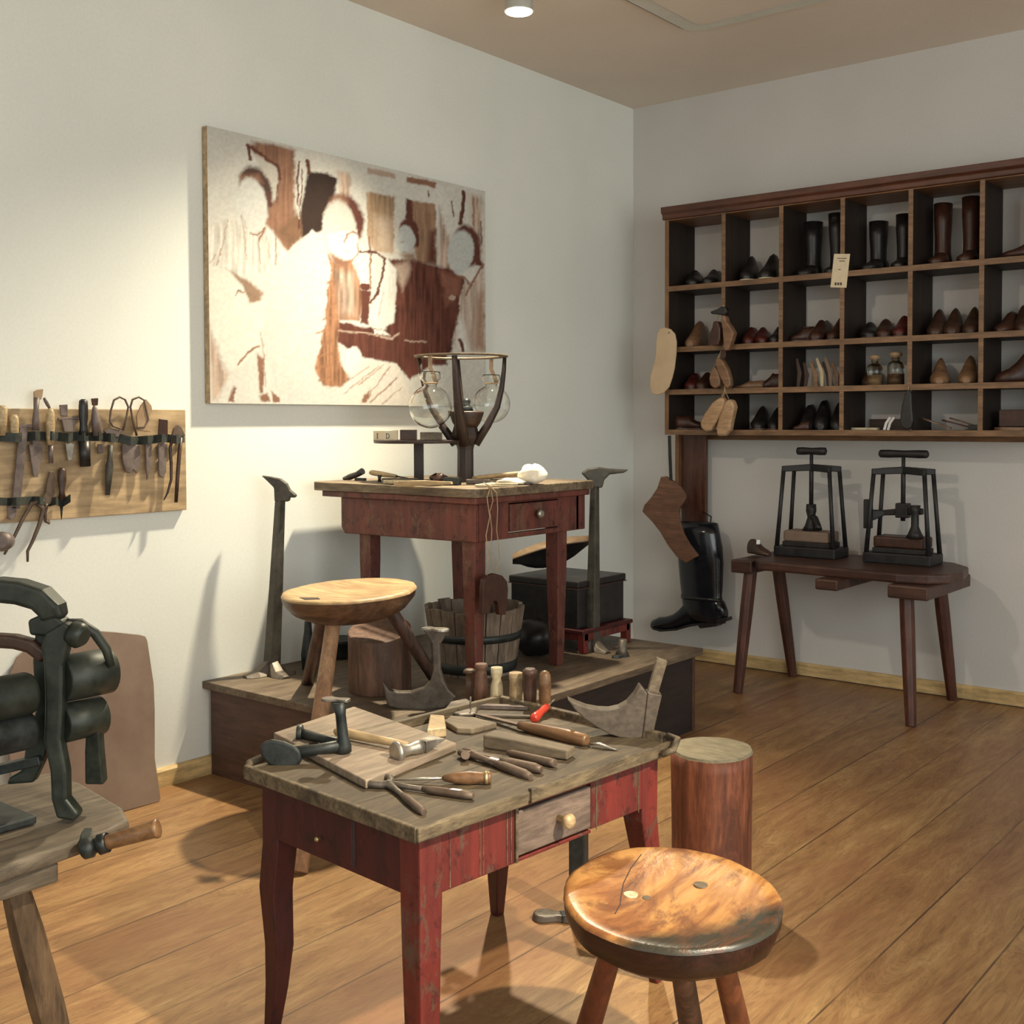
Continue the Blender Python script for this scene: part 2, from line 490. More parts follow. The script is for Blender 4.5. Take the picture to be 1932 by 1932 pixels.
M['grey_iron'] = iron('grey_iron', (0.0952, 0.0797, 0.067), (0.191, 0.162, 0.134), 0.45, 0.55)
M['stand_iron'] = iron('stand_iron', (0.045, 0.040, 0.032), (0.11, 0.10, 0.08), 0.55, 0.3)
M['stand_wood'] = wood('stand_wood', (0.022, 0.014, 0.012), (0.06, 0.032, 0.024), 'z', 14, 0.5)
M['brass'] = iron('brass', (0.45, 0.34, 0.16), (0.65, 0.52, 0.28), 0.35, 0.8)
M['strap'] = skin('black_strap', (0.02, 0.024, 0.022), (0.055, 0.06, 0.052), 0.5)
M['boot'] = skin('boot_leather', (0.006, 0.007, 0.010), (0.016, 0.017, 0.022), 0.17, 8, 0.05)
M['black_leather'] = skin('black_leather', (0.008, 0.0072, 0.008), (0.0224, 0.0192, 0.0192), 0.4)
M['brown_leather'] = skin('brown_leather', (0.0294, 0.0101, 0.00588), (0.063, 0.0231, 0.0126), 0.45)
M['tan_leather'] = skin('tan_leather', (0.288, 0.184, 0.104), (0.416, 0.288, 0.176), 0.55)
M['red_leather'] = skin('red_leather', (0.0546, 0.00756, 0.00588), (0.0966, 0.0168, 0.0109), 0.45)
M['hide'] = skin('hide', (0.164, 0.107, 0.0787), (0.239, 0.166, 0.124), 0.6, 5, 0.1)
M['insole'] = skin('insole', (0.50, 0.36, 0.22), (0.60, 0.45, 0.29), 0.7, 8, 0.05)
M['sole_pale'] = skin('pale_sole', (0.52, 0.44, 0.30), (0.64, 0.56, 0.40), 0.6)
M['white'] = skin('white_cloth', (0.712, 0.644, 0.51), (0.836, 0.782, 0.663), 0.9, 60, 0.9)
M['paper'] = skin('paper', (0.62, 0.52, 0.36), (0.70, 0.60, 0.43), 0.8)
M['ink'] = skin('ink', (0.05, 0.035, 0.03), (0.09, 0.07, 0.05), 0.8)
M['label_white'] = skin('label_white', (0.72, 0.72, 0.72), (0.82, 0.82, 0.82), 0.7)
M['string'] = skin('string', (0.36, 0.24, 0.136), (0.496, 0.36, 0.224), 0.8)
M['red_paint'] = skin('handle_red', (0.42, 0.035, 0.02), (0.58, 0.06, 0.03), 0.3)
M['lampbody'] = skin('lamp_body', (0.50, 0.49, 0.45), (0.56, 0.55, 0.50), 0.5)
M['panel_white'] = skin('panel_white', (0.66, 0.66, 0.60), (0.72, 0.72, 0.66), 0.6)
M['plinth_shade'] = wood('plinth_shade', (0.018, 0.012, 0.012), (0.035, 0.022, 0.020), 'y', 12, 0.6, bump=0.1)  # plinth wood darkened, shade of the right face put into the colour
M['gap'] = skin('gap_dark', (0.03, 0.02, 0.02), (0.06, 0.04, 0.035), 0.8)


def glass(name, col, rough=0.0):
    m, nt, b = _new(name, rough)
    b.inputs['Base Color'].default_value = (*col, 1)
    b.inputs['Transmission Weight'].default_value = 1.0
    b.inputs['IOR'].default_value = 1.45
    v = _coords(nt, (1, 1, 1)); _bump(nt, b, _noise(nt, v, 12, 2), 0.05, 0.002)
    return m


M['glass'] = glass('clear_glass', (0.96, 0.97, 0.95))
M['jar_glass'] = glass('jar_glass', (0.80, 0.82, 0.76), 0.05)


def emit(name, col, s):
    m, nt, b = _new(name)
    b.inputs['Emission Color'].default_value = (*col, 1); b.inputs['Emission Strength'].default_value = s
    g = _noise(nt, _coords(nt, (1, 1, 1)), 20); nt.links.new(_ramp(nt, g, [(0, (.9, .9, .9)), (1, (1, 1, 1))]), b.inputs['Base Color'])
    return m


M['lens'] = emit('lamp_lens', (1.0, 0.93, 0.82), 6.0)

# ---------------------------------------------------------------- the room
H = 3.149
struct('floor', MB().box(-0.2, 7.0, -9.5, 0.2, -0.05, 0), M['floor'])
struct('wall_left', MB().box(-0.15, 0, -9.5, 0.15, 0, H), M['wall'])
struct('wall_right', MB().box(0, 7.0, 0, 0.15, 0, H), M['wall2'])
struct('ceiling', MB().box(-0.15, 7.0, -9.5, 0.15, H, H + 0.1), M['ceil'])
bb = MB(); bb.prism([(0, -9.5, 0), (0.02, -9.5, 0), (0.02, -9.5, 0.06), (0.012, -9.5, 0.07), (0, -9.5, 0.07)], (0, 9.5, 0))
struct('baseboard_left', bb, M['pine'])
bb = MB(); bb.prism([(0.02, 0, 0.006), (0.02, -0.02, 0.006), (0.02, -0.02, 0.06), (0.02, -0.012, 0.07), (0.02, 0, 0.07)], (6.98, 0, 0))
struct('baseboard_right', bb, M['pinex'])


def rrect(x0, x1, y0, y1, r, z, n=6):
    pts = []
    for cx, cy, a0 in ((x1 - r, y1 - r, 0), (x0 + r, y1 - r, 90), (x0 + r, y0 + r, 180), (x1 - r, y0 + r, 270)):
        for k in range(n + 1):
            a = math.radians(a0 + 90 * k / n); pts.append((cx + r * math.cos(a), cy + r * math.sin(a), z))
    return pts


t = thing('ceiling_panel', 'pale rounded access panel set flush in the ceiling above the room', 'panel', (1.5, -1.6, H))
part(t, 'shadow_gap', MB().prism(rrect(0.925, 2.51, -2.21, -0.945, 0.095, H - 0.004), (0, 0, 0.004)), M['gap'])
part(t, 'frame', MB().prism(rrect(0.945, 2.49, -2.19, -0.965, 0.085, H - 0.016), (0, 0, 0.012)), M['panel_white'], 0.003)
part(t, 'centre_board', MB().prism(rrect(1.03, 2.40, -2.1, -1.05, 0.05, H - 0.020), (0, 0, 0.006)), M['ceil'], 0.002)

lc = pz(979, 22, 3.06)
t = thing('ceiling_light', 'grey cylindrical ceiling spotlight with a glowing round lens', 'light', (lc.x, lc.y, H))
part(t, 'housing', MB().rod((lc.x, lc.y, H), (lc.x, lc.y, 3.06), [(0, 0.058), (0.9, 0.058), (1, 0.062)], 28), M['lampbody'])
part(t, 'lens', MB().cyl((lc.x, lc.y, 3.0595), (lc.x, lc.y, 3.056), 0.055, n=28), M['lens'])

# ---------------------------------------------------------------- the big printed photograph on the left wall
def value_noise(U, V, s, seed):
    r = np.random.RandomState(seed); g = r.rand(64, 64)
    x = U * s; y = V * s
    xi = np.floor(x).astype(int); yi = np.floor(y).astype(int)
    fx = x - xi; fy = y - yi; fx = fx * fx * (3 - 2 * fx); fy = fy * fy * (3 - 2 * fy)
    a = g[yi % 64, xi % 64]; b = g[yi % 64, (xi + 1) % 64]; c = g[(yi + 1) % 64, xi % 64]; d = g[(yi + 1) % 64, (xi + 1) % 64]
    return (a * (1 - fx) + b * fx) * (1 - fy) + (c * (1 - fx) + d * fx) * fy


def build_print():
    y0, y1, z0, z1, xf = -2.991, -1.370, 1.4215, 2.466, 0.034
    NX, NZ = 300, 200
    Y = np.linspace(y0, y1, NX + 1); Z = np.linspace(z0, z1, NZ + 1)
    YY, ZZ = np.meshgrid(Y, Z)
    # where each point of the print lies in the reference measurements (crop units)
    dx = xf - CAM.x; dy = YY - CAM.y; dz = ZZ - CAM.z
    dep = dx * VF.x + dy * VF.y + dz * VF.z
    px = 966 + FPX * (dx * VR.x + dy * VR.y + dz * VR.z) / dep
    py = 966 + SHY - FPX * (dx * VU.x + dy * VU.y + dz * VU.z) / dep
    U = (px - 360) * 3.331; V = (py - 220) * 3.331
    n1 = value_noise(U, V, 1 / 45., 1) - .5; n2 = value_noise(U, V, 1 / 14., 2) - .5; n3 = value_noise(U, V, 1 / 130., 3) - .5
    streak = value_noise(U, V * 0.08, 1 / 10., 4) - .5
    Uw = U + 9 * n1 + 9 * n2; Vw = V + 9 * (value_noise(U, V, 1 / 40., 5) - .5) + 9 * (value_noise(U, V, 1 / 13., 6) - .5)
    img = np.zeros(U.shape + (3,)); img[:] = (0.74, 0.72, 0.66)
    img += n3[..., None] * 0.05

    def sdist(pts):
        d = np.full(U.shape, 1e9); ins = np.zeros(U.shape, bool); n = len(pts)
        for i in range(n):
            ax, ay = pts[i]; bx, by = pts[(i + 1) % n]
            ex, ey = bx - ax, by - ay
            tt = np.clip(((Uw - ax) * ex + (Vw - ay) * ey) / (ex * ex + ey * ey + 1e-9), 0, 1)
            d = np.minimum(d, np.hypot(Uw - ax - tt * ex, Vw - ay - tt * ey))
            c = ((ay > Vw) != (by > Vw)) & (Uw < (bx - ax) * (Vw - ay) / (by - ay + 1e-12) + ax)
            ins ^= c
        return np.where(ins, -d, d)

    def put(a, col, st=0.0):
        a = np.clip(a, 0, 1)[..., None]
        c = np.array(col) * (1 + st * streak)[..., None]
        img[:] = img * (1 - a) + c * a

    def poly(pts, col, soft=14, op=1.0, st=0.0):
        put((soft / 2 - sdist(pts)) / soft * op, col, st)

    def ell(cx, cy, rx, ry, rot, col, soft=0.15, op=1.0):
        c, s = math.cos(math.radians(rot)), math.sin(math.radians(rot))
        a = ((Uw - cx) * c + (Vw - cy) * s) / rx; b = (-(Uw - cx) * s + (Vw - cy) * c) / ry
        put((1 + soft / 2 - np.hypot(a, b)) / soft * op, col)

    def line(pts, wd, col, op=1.0, soft=8):
        for i in range(len(pts) - 1):
            ax, ay = pts[i]; bx, by = pts[i + 1]; ex, ey = bx - ax, by - ay
            tt = np.clip(((Uw - ax) * ex + (Vw - ay) * ey) / (ex * ex + ey * ey + 1e-9), 0, 1)
            d = np.hypot(Uw - ax - tt * ex, Vw - ay - tt * ey)
            put((wd / 2 + soft / 2 - d) / soft * op, col)

    K = (0.035, 0.018, 0.014); S = (0.13, 0.045, 0.032); Mi = (0.30, 0.155, 0.10); L = (0.52, 0.39, 0.31)
    CR = (0.80, 0.78, 0.72); PA = (0.60, 0.62, 0.60)
    poly([(380, 150), (650, 205), (655, 620), (710, 740), (610, 850), (540, 760), (470, 670), (490, 560), (540, 500), (535, 330)], Mi, 24, 1, .5)
    poly([(355, 165), (560, 205), (550, 330), (400, 240)], Mi, 16, .8, .6)
    poly([(385, 230), (500, 290), (545, 330), (540, 520), (500, 520), (440, 330)], (0.62, 0.58, 0.52), 18)
    line([(360, 180), (372, 270)], 22, S); line([(355, 180), (545, 310), (560, 390)], 16, S)
    poly([(540, 720), (660, 600), (860, 560), (830, 720), (760, 715), (615, 835)], (0.22, 0.12, 0.07), 40, .9)
    poly([(735, 345), (850, 350), (915, 385), (905, 500), (840, 590), (820, 715), (700, 760), (690, 600), (715, 450)], K, 18)
    for a, b, ww in (((680, 280), (665, 420), 14), ((735, 280), (742, 350), 22), ((700, 330), (690, 560), 9), ((672, 430), (680, 700), 12), ((545, 420), (540, 540), 8)):
        line([a, b], ww, S)
    line([(690, 400), (684, 500)], 8, CR); line([(672, 560), (678, 640)], 6, CR)
    poly([(920, 340), (1000, 355), (1000, 540), (940, 500)], L, 20, .9, .8)
    poly([(1105, 475), (1280, 505), (1275, 860), (1150, 840), (1110, 760)], (0.40, 0.27, 0.17), 12, 1, .6)
    poly([(1150, 620), (1275, 640), (1275, 860), (1150, 840)], (0.60, 0.47, 0.36), 60, .8)
    poly([(1360, 525), (1540, 550), (1540, 935), (1420, 915), (1390, 700)], (0.36, 0.22, 0.14), 12, 1, .5)
    poly([(1352, 520), (1396, 530), (1396, 660), (1350, 640)], S, 12)
    poly([(1500, 720), (1545, 700), (1545, 935), (1480, 920)], S, 30, .8)
    poly([(1110, 320), (1285, 360), (1285, 395), (1110, 355)], L, 10); poly([(1360, 375), (1540, 415), (1538, 448), (1358, 410)], Mi, 10)
    line([(1495, 470), (1497, 500)], 10, S)
    poly([(1560, 560), (1640, 800), (1640, 1000), (1560, 960)], L, 20, .7, 1.0)
    poly([(1740, 480), (1835, 500), (1835, 950), (1780, 900)], L, 20, .5, 1.2)
    line([(1715, 470), (1710, 560), (1692, 670)], 24, S); line([(1640, 535), (1650, 625)], 9, S); line([(1775, 520), (1775, 680)], 6, Mi); line([(1822, 660), (1826, 800)], 8, S)
    poly([(1555, 940), (1640, 960), (1720, 1020), (1690, 1200), (1680, 1330), (1650, 1400), (1640, 1480), (1400, 1640), (1330, 1560), (1220, 1360), (1290, 1000), (1420, 910)], S, 20, 1, .8)
    poly([(1560, 960), (1700, 1020), (1690, 1120), (1600, 1200)], (0.28, 0.12, 0.08), 30, .8)
    ell(1640, 1140, 26, 16, 0, L)
    # man on the right edge
    poly([(1720, 1010), (1760, 1050), (1835, 950), (1850, 1480), (1660, 1480), (1650, 1380), (1690, 1250), (1690, 1150)], (0.60, 0.48, 0.40), 12, 1, .5)
    poly([(1790, 1150), (1846, 1060), (1848, 1480), (1780, 1450)], (0.42, 0.27, 0.19), 40, .8)
    poly([(1670, 1300), (1700, 1250), (1760, 1480), (1660, 1480)], CR, 30, .8)
    line([(1690, 1400), (1712, 1470)], 20, S)
    ell(1732, 815, 88, 135, -6, S, .2); poly([(1780, 860), (1815, 860), (1835, 950), (1790, 930)], S, 12); ell(1695, 850, 84, 135, 6, PA, .16); poly([(1625, 860), (1614, 905), (1640, 925), (1650, 960), (1690, 1000), (1740, 960), (1700, 860)], PA, 14)
    line([(1680, 1005), (1720, 1012), (1760, 1060)], 12, Mi); line([(1835, 930), (1770, 1040), (1730, 1120)], 14, Mi)
    # man in the middle
    poly([(1240, 900), (1400, 890), (1530, 960), (1590, 1200), (1610, 1560), (1400, 1560), (1255, 1370), (1290, 1100)], S, 16, 1, .9)
    poly([(1270, 930), (1370, 900), (1390, 960), (1330, 1100), (1290, 1000)], L, 26, .8)
    poly([(1235, 900), (1290, 960), (1290, 1100), (1275, 1290), (1185, 1345), (1120, 1270), (1180, 1120), (1200, 960)], CR, 14, 1, .15)
    line([(1215, 1100), (1180, 1250)], 7, L)
    ell(1368, 740, 64, 102, 0, S, .2); ell(1350, 775, 58, 92, 0, PA, .16); ell(1425, 795, 12, 24, 0, S); line([(1318, 790), (1340, 785)], 7, Mi, .6); line([(1330, 850), (1350, 852)], 7, Mi, .6)
    poly([(1310, 860), (1410, 850), (1420, 910), (1340, 900)], (0.35, 0.24, 0.17), 26, .8)
    # table, lamp and pot in the picture
    poly([(905, 1260), (1060, 1320), (1160, 1330), (1330, 1370), (1510, 1400), (1440, 1560), (1380, 1660), (1280, 1550), (1080, 1510), (920, 1420)], S, 12, 1, .6)
    line([(915, 1345), (1100, 1360), (1260, 1395), (1310, 1360)], 10, L); line([(1340, 1410), (1480, 1415)], 8, L)
    poly([(915, 1255), (1000, 1270), (1080, 1260), (1060, 1300), (930, 1295)], CR, 8, .8)
    line([(1120, 760), (1130, 900), (1130, 1080)], 12, Mi); line([(1060, 850), (1160, 850), (1218, 890), (1200, 1020), (1170, 1110), (1130, 1170)], 15, S)
    poly([(1050, 860), (1115, 860), (1110, 1050), (1060, 1040)], CR, 8)
    poly([(1040, 1090), (1135, 1090), (1125, 1180), (1115, 1310), (1070, 1300), (1065, 1180)], S, 10)
    ell(1095, 1070, 32, 22, 0, S); poly([(1145, 1335), (1210, 1345), (1260, 1380), (1150, 1365)], CR, 8)
    # arm shading of the big figure
    poly([(820, 830), (900, 880), (1010, 900), (1065, 1030), (1075, 1200), (1060, 1290), (930, 1280), (920, 1420), (945, 1560), (1000, 1650), (950, 1700), (830, 1690), (775, 1590), (800, 1450), (850, 1300), (840, 1150), (885, 960)], (0.36, 0.18, 0.10), 16, 1, 1.0)
    poly([(900, 960), (1040, 960), (1050, 1260), (930, 1270)], L, 40, .55, .9)
    for i in range(11):
        yb = 900 + i * 75
        line([(895 - 2 * i, yb + 60), (800 - (i % 3) * 26, yb + 90)], 14, (0.36, 0.18, 0.10), .9, 10)
    ell(1012, 1530, 58, 84, 10, CR)
    # big figure with a white shirt
    poly([(762, 712), (830, 770), (880, 960), (845, 1060), (860, 1150), (835, 1260), (780, 1360), (825, 1440), (770, 1560), (800, 1690), (930, 1720), (960, 1810), (560, 1810), (470, 1500), (455, 1150), (470, 990), (610, 850)], (0.70, 0.685, 0.64), 12, 1, .05)
    ell(968, 650, 118, 165, -14, S, .22); ell(930, 540, 60, 50, 0, Mi, .5, .8); ell(932, 725, 108, 200, -4, (0.64, 0.62, 0.57), .16); poly([(850, 740), (930, 720), (1040, 720), (1060, 820), (1010, 900), (960, 900), (870, 830)], (0.82, 0.78, 0.71), 16)
    line([(965, 790), (980, 745), (1020, 725), (1045, 745)], 9, Mi); line([(1050, 800), (1052, 850), (1015, 905)], 7, Mi); line([(970, 850), (990, 842)], 6, L)
    poly([(870, 850), (960, 900), (1010, 900), (980, 960), (900, 930)], Mi, 18, .8)
    # trousers
    poly([(1080, 1530), (1200, 1545), (1290, 1555), (1360, 1690), (1395, 1810), (930, 1810), (1000, 1670), (1060, 1600)], (0.80, 0.74, 0.66), 12)
    for a, b, ww in (((1250, 1570), (1090, 1800), 7), ((1215, 1560), (1050, 1690), 6), ((1290, 1640), (1130, 1800), 10), ((1180, 1570), (960, 1740), 6), ((1330, 1700), (1200, 1805), 5), ((1120, 1570), (930, 1700), 6)):
        line([a, b], ww, Mi, .8)
    poly([(1090, 1750), (1130, 1720), (1110, 1800), (1070, 1800)], Mi, 12)
    # man on the left edge
    poly([(230, 640), (470, 700), (600, 850), (480, 990), (300, 1000), (100, 930), (95, 700)], (0.74, 0.70, 0.63), 20, .7, .5)
    ell(405, 470, 100, 160, -12, (0.09, 0.045, 0.035), .22); poly([(300, 370), (430, 360), (455, 420), (310, 410)], Mi, 26, .8); ell(378, 560, 100, 175, -6, (0.72, 0.72, 0.68), .16)
    line([(480, 480), (500, 560)], 22, S, .8); line([(370, 735), (420, 745), (470, 700), (430, 780)], 12, Mi); line([(345, 700), (335, 640)], 6, L)
    for a, b, ww in (((530, 730), (533, 930), 10), ((190, 830), (165, 935), 9), ((150, 870), (120, 925), 7), ((420, 790), (440, 920), 6), ((320, 620), (350, 900), 5), ((230, 650), (200, 820), 5), ((480, 760), (500, 900), 5)):
        line([a, b], ww, Mi, .8)
    poly([(215, 955), (300, 1000), (400, 1060), (465, 1110), (430, 1170), (370, 1180), (310, 1050)], (0.34, 0.22, 0.15), 20, .9)
    poly([(95, 940), (230, 960), (330, 1080), (360, 1180), (460, 1160), (440, 1420), (330, 1560), (240, 1600), (150, 1430), (110, 1250)], (0.80, 0.78, 0.70), 14, .9)
    line([(280, 1130), (290, 1095), (330, 1110)], 8, Mi); line([(300, 1560), (360, 1480), (430, 1440)], 12, Mi)
    poly([(105, 1290), (150, 1400), (210, 1580), (240, 1620), (170, 1790), (130, 1790)], L, 30, .8, .6)
    poly([(415, 1490), (465, 1520), (450, 1740), (430, 1740)], Mi, 12); poly([(425, 1755), (480, 1735), (500, 1790), (440, 1790)], Mi, 12); poly([(505, 1720), (560, 1770), (565, 1795), (515, 1795)], Mi, 10)
    poly([(265, 1690), (285, 1700), (270, 1792), (232, 1790)], Mi, 12); line([(440, 1360), (460, 1500), (470, 1700)], 7, Mi, .7)
    img[:] = np.clip(img * (1 + 0.16 * n2[..., None] + 0.20 * n1[..., None] * (img.mean(-1, keepdims=True) < .4)), 0, 1) * .80
    # mesh
    me = bpy.data.meshes.new('printed_picture')
    P = np.stack([np.zeros_like(YY), YY - y0, ZZ - z0], -1).reshape(-1, 3)
    idx = np.arange((NX + 1) * (NZ + 1)).reshape(NZ + 1, NX + 1)
    F = np.stack([idx[:-1, :-1], idx[:-1, 1:], idx[1:, 1:], idx[1:, :-1]], -1).reshape(-1, 4)
    me.from_pydata(P.tolist(), [], F.tolist()); me.update()
    ca = me.color_attributes.new('print', 'FLOAT_COLOR', 'POINT')
    rgba = np.concatenate([img.reshape(-1, 3), np.ones((P.shape[0], 1))], 1).astype(np.float32)
    ca.data.foreach_set('color', rgba.ravel())
    m, nt, b = _new('sepia_print', 0.75)
    at = nt.nodes.new('ShaderNodeAttribute'); at.attribute_name = 'print'
    g = _noise(nt, _coords(nt, (1, 1, 1)), 160, 3)
    nt.links.new(_mix(nt, 0.05, at.outputs['Color'], _ramp(nt, g, [(0.3, (.3, .3, .3)), (0.7, (1, 1, 1))]), 'MULTIPLY'), b.inputs['Base Color'])
    b.inputs['Specular IOR Level'].default_value = 0.2
    me.materials.append(m)
    t = thing('printed_panel', 'large sepia photograph of shoemakers at work printed on a board on the left wall', 'picture', (0, y0, z0))
    o = bpy.data.objects.new('printed_picture', me); COL.objects.link(o); o.parent = t; o.location = (xf + 0.0006, 0, 0)
    part(t, 'backing_board', MB().box(0.006, xf, y0, y1, z0, z1), M['toolboard'])


build_print()

# ---------------------------------------------------------------- plinth
PT = 0.36
t = thing('display_plinth', 'low brown wooden display platform under the red cobbler table', 'platform', (0.6, -2.1, 0))
part(t, 'top', MB().box(0.001, 1.19, -3.02, -1.28, PT - 0.028, PT), M['plinth_top'], 0.003)
part(t, 'side_panel', MB().box(0.021, 1.155, -2.995, -2.975, 0, PT - 0.028), M['plinth'])
part(t, 'side_panel', MB().box(1.135, 1.155, -2.975, -1.30, 0, PT - 0.028), M['plinth_shade'])
part(t, 'corner_post', MB().box(1.13, 1.158, -1.32, -1.295, 0, PT - 0.028), M['plinth'])
part(t, 'side_panel', MB().box(0.021, 1.155, -1.30, -1.29, 0, PT - 0.028), M['plinth'])


# ---------------------------------------------------------------- local frames for furniture
class Fr:
    def __init__(s, ox, oy, oz, deg):
        s.M = Matrix.Translation((ox, oy, oz)) @ Matrix.Rotation(math.radians(deg), 4, 'Z')
        s.a = s.M.to_3x3() @ Vector((1, 0, 0)); s.b = s.M.to_3x3() @ Vector((0, 1, 0)); s.o = Vector((ox, oy, oz))

    def inv(s, P): return s.M.inverted() @ Vector(P)

    def __call__(s, mb): return mb.xf(s.M)

    def p(s, x, y, z): return s.M @ Vector((x, y, z))


def leg_bar(mb, tops, ws):
    return mb.bar(tops, ws, ws, up=(0, 1, 0))


# ---- front table
FT = Fr(1.981, -3.751, 0, -5.1)
HX, HY, TZ = 0.281, 0.388, 0.60
t = thing('work_table', 'low red painted cobbler work table strewn with hand tools in the foreground', 'table', FT.o)
bm_ = MB(); n = 26
# tabletop with a worn wavy edge
ring = []
rg = random.Random(3)
for (xa, ya), (xb, yb) in (((-HX, -HY), (HX, -HY)), ((HX, -HY), (HX, HY)), ((HX, HY), (-HX, HY)), ((-HX, HY), (-HX, -HY))):
    for k in range(n):
        f = k / n; wob = rg.uniform(-0.0035, 0.0035) if k else 0
        nx, ny = (yb - ya), -(xb - xa); l = math.hypot(nx, ny)
        ring.append((xa + (xb - xa) * f + nx / l * wob, ya + (yb - ya) * f + ny / l * wob, TZ - 0.022))
bm_.prism(ring, (0, 0, 0.022)); FT(bm_)
part(t, 'tabletop', bm_, M['table_top'], 0.004)
for xs_, ya_, yb_ in ((-.10, -HY + .01, HY - .01), (.085, -HY + .012, HY - .02)):
    part(t, 'plank_seam', FT(MB().box(xs_, xs_ + .0022, ya_, yb_, TZ - .001, TZ + .0004)), M['gap'])
# rim strips around the top
LIP = 0.020
for nm, b4 in (('rim', (-HX - .006, -HX + .010, -.14, HY)), ('rim', (-HX, HX - .02, HY - .004, HY + .014))):
    mb = FT(MB().box(b4[0], b4[1], b4[2], b4[3], TZ - 0.004, TZ + LIP)); part(t, nm, mb, M['table_edge'], 0.003)
mb = FT(MB().box(HX - 0.006, HX + 0.006, -HY + .30, HY + .004, TZ - .024, TZ + .006)); part(t, 'edge_strip', mb, M['table_edge'], 0.003)
mb = FT(MB().box(-HX - .004, HX, -HY - .008, -HY + .004, TZ - .027, TZ + .004)); part(t, 'edge_strip', mb, M['table_edge'], 0.003)
mb = FT(MB().box(HX - 0.006, HX + 0.007, -HY - .006, -HY + .29, TZ - .024, TZ + .003)); part(t, 'edge_strip', mb, M['table_edge'], 0.003)
mb = FT(MB().tube([(HX - .01, HY + .004, TZ + .016), (HX + .02, HY + .002, TZ + .014), (HX + .032, HY - .03, TZ - .002), (HX + .014, HY - .05, TZ - .012)], .008, 8)); part(t, 'corner_moulding', mb, M['table_edge'])
mb = FT(MB().tube([(-HX + .02, -HY + .17, TZ + .012), (-HX - .022, -HY + .10, TZ + .010), (-HX - .022, -HY + .02, TZ - .002), (-HX - .01, -HY + .005, TZ - .02)], .010, 8)); part(t, 'corner_moulding', mb, M['table_edge'])
# aprons
AZ0, AZ1 = 0.452, TZ - 0.022
ax, ay = HX - 0.022, HY - 0.022
nx_ = FT.a; ny_ = -FT.b
Pn = FT.p(ax, 0, 0)


def fv(px, py): return FT.inv(pix(px, py, Pn, nx_))


d0 = fv(975, 1528); d1 = fv(1113, 1563)
dy0, dy1, dz0, dz1 = d0.y, d1.y, d1.z + 0.002, d0.z - .004
mb = MB(); mb.box(ax - .02, ax, -ay, dy0 - .004, AZ0, AZ1); mb.box(ax - .02, ax, dy1 + .004, ay, AZ0 + .008, AZ1); mb.box(ax - .02, ax, dy0 - .004, dy1 + .004, AZ0, dz0 - .006); mb.box(ax - .02, ax, dy0 - .004, dy1 + .004, dz1 + .004, AZ1)
part(t, 'apron', FT(mb), M['red'], 0.0015, 1)
for yy in (-ay + .075, -ay + .155, -ay + .165, dy0 - .03, dy0 - .018, dy1 + .02, ay - .07):
    part(t, 'paint_line', FT(MB().box(ax, ax + .0012, yy, yy + .0022, AZ0 + .004, AZ1 - .004)), M['table_edge'])
dr = part(t, 'drawer', FT(MB().box(ax - .25, ax + .003, dy0, dy1, dz0, dz1)), M['drawer_grey'], 0.003, label='bare grey wooden drawer front without paint')
kc = FT.p(ax + .003, (dy0 + dy1) / 2 + .008, (dz0 + dz1) / 2 + 0.003)
part(dr, 'knob', MB().rod(kc, kc + FT.a * .040, [(0, .007), (.45, .007), (.55, .014), (.8, .0165), (.95, .013), (1, .004)], 16), M['tan_wood'])
part(t, 'drawer_strip', FT(MB().box(ax, ax + .006, dy0 - .008, dy0 - .001, AZ0 + .002, AZ1)), M['table_edge'], .001)
# left apron with small drawer
Pl = FT.p(0, -ay, 0)


def fl(px, py): return FT.inv(pix(px, py, Pl, ny_))


e0 = fl(573, 1560); e1 = fl(666, 1652)
mb = MB(); mb.box(-ax, ax, -ay, -ay + .02, AZ0, AZ1)
part(t, 'apron', FT(mb), M['red_shade'], 0.0015, 1)
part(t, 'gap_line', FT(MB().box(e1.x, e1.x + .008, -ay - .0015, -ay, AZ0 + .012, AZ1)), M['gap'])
dr = part(t, 'drawer', FT(MB().box(e0.x, e1.x, -ay - .004, -ay + .10, AZ0 + .014, AZ1 - .006)), M['red_shade'], 0.002)
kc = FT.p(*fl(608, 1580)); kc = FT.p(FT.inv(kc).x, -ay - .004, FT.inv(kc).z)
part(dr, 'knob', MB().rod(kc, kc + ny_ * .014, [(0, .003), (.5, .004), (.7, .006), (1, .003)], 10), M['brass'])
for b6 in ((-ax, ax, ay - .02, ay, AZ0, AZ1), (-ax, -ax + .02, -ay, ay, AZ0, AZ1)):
    part(t, 'apron', FT(MB().box(*b6)), M['red_shade'], .0015, 1)
# legs (square, tapered; the left ones curve outward)
for sx, sy, mat in ((-1, -1, 'red_shade'), (1, -1, 'red'), (1, 1, 'red'), (-1, 1, 'red_shade')):
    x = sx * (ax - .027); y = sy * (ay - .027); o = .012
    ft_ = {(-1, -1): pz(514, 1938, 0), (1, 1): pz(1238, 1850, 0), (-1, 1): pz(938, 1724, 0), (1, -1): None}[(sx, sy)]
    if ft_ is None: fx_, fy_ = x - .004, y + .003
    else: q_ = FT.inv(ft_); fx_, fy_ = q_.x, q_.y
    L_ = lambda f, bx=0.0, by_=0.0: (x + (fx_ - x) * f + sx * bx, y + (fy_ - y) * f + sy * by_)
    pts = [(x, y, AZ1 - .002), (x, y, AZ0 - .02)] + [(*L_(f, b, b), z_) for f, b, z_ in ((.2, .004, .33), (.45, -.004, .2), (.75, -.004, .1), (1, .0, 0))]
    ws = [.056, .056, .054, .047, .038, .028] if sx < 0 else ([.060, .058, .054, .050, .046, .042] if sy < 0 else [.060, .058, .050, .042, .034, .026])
    part(t, 'leg', FT(MB().bar(pts, ws, ws, up=(0, 1, 0))), M[mat], .004)


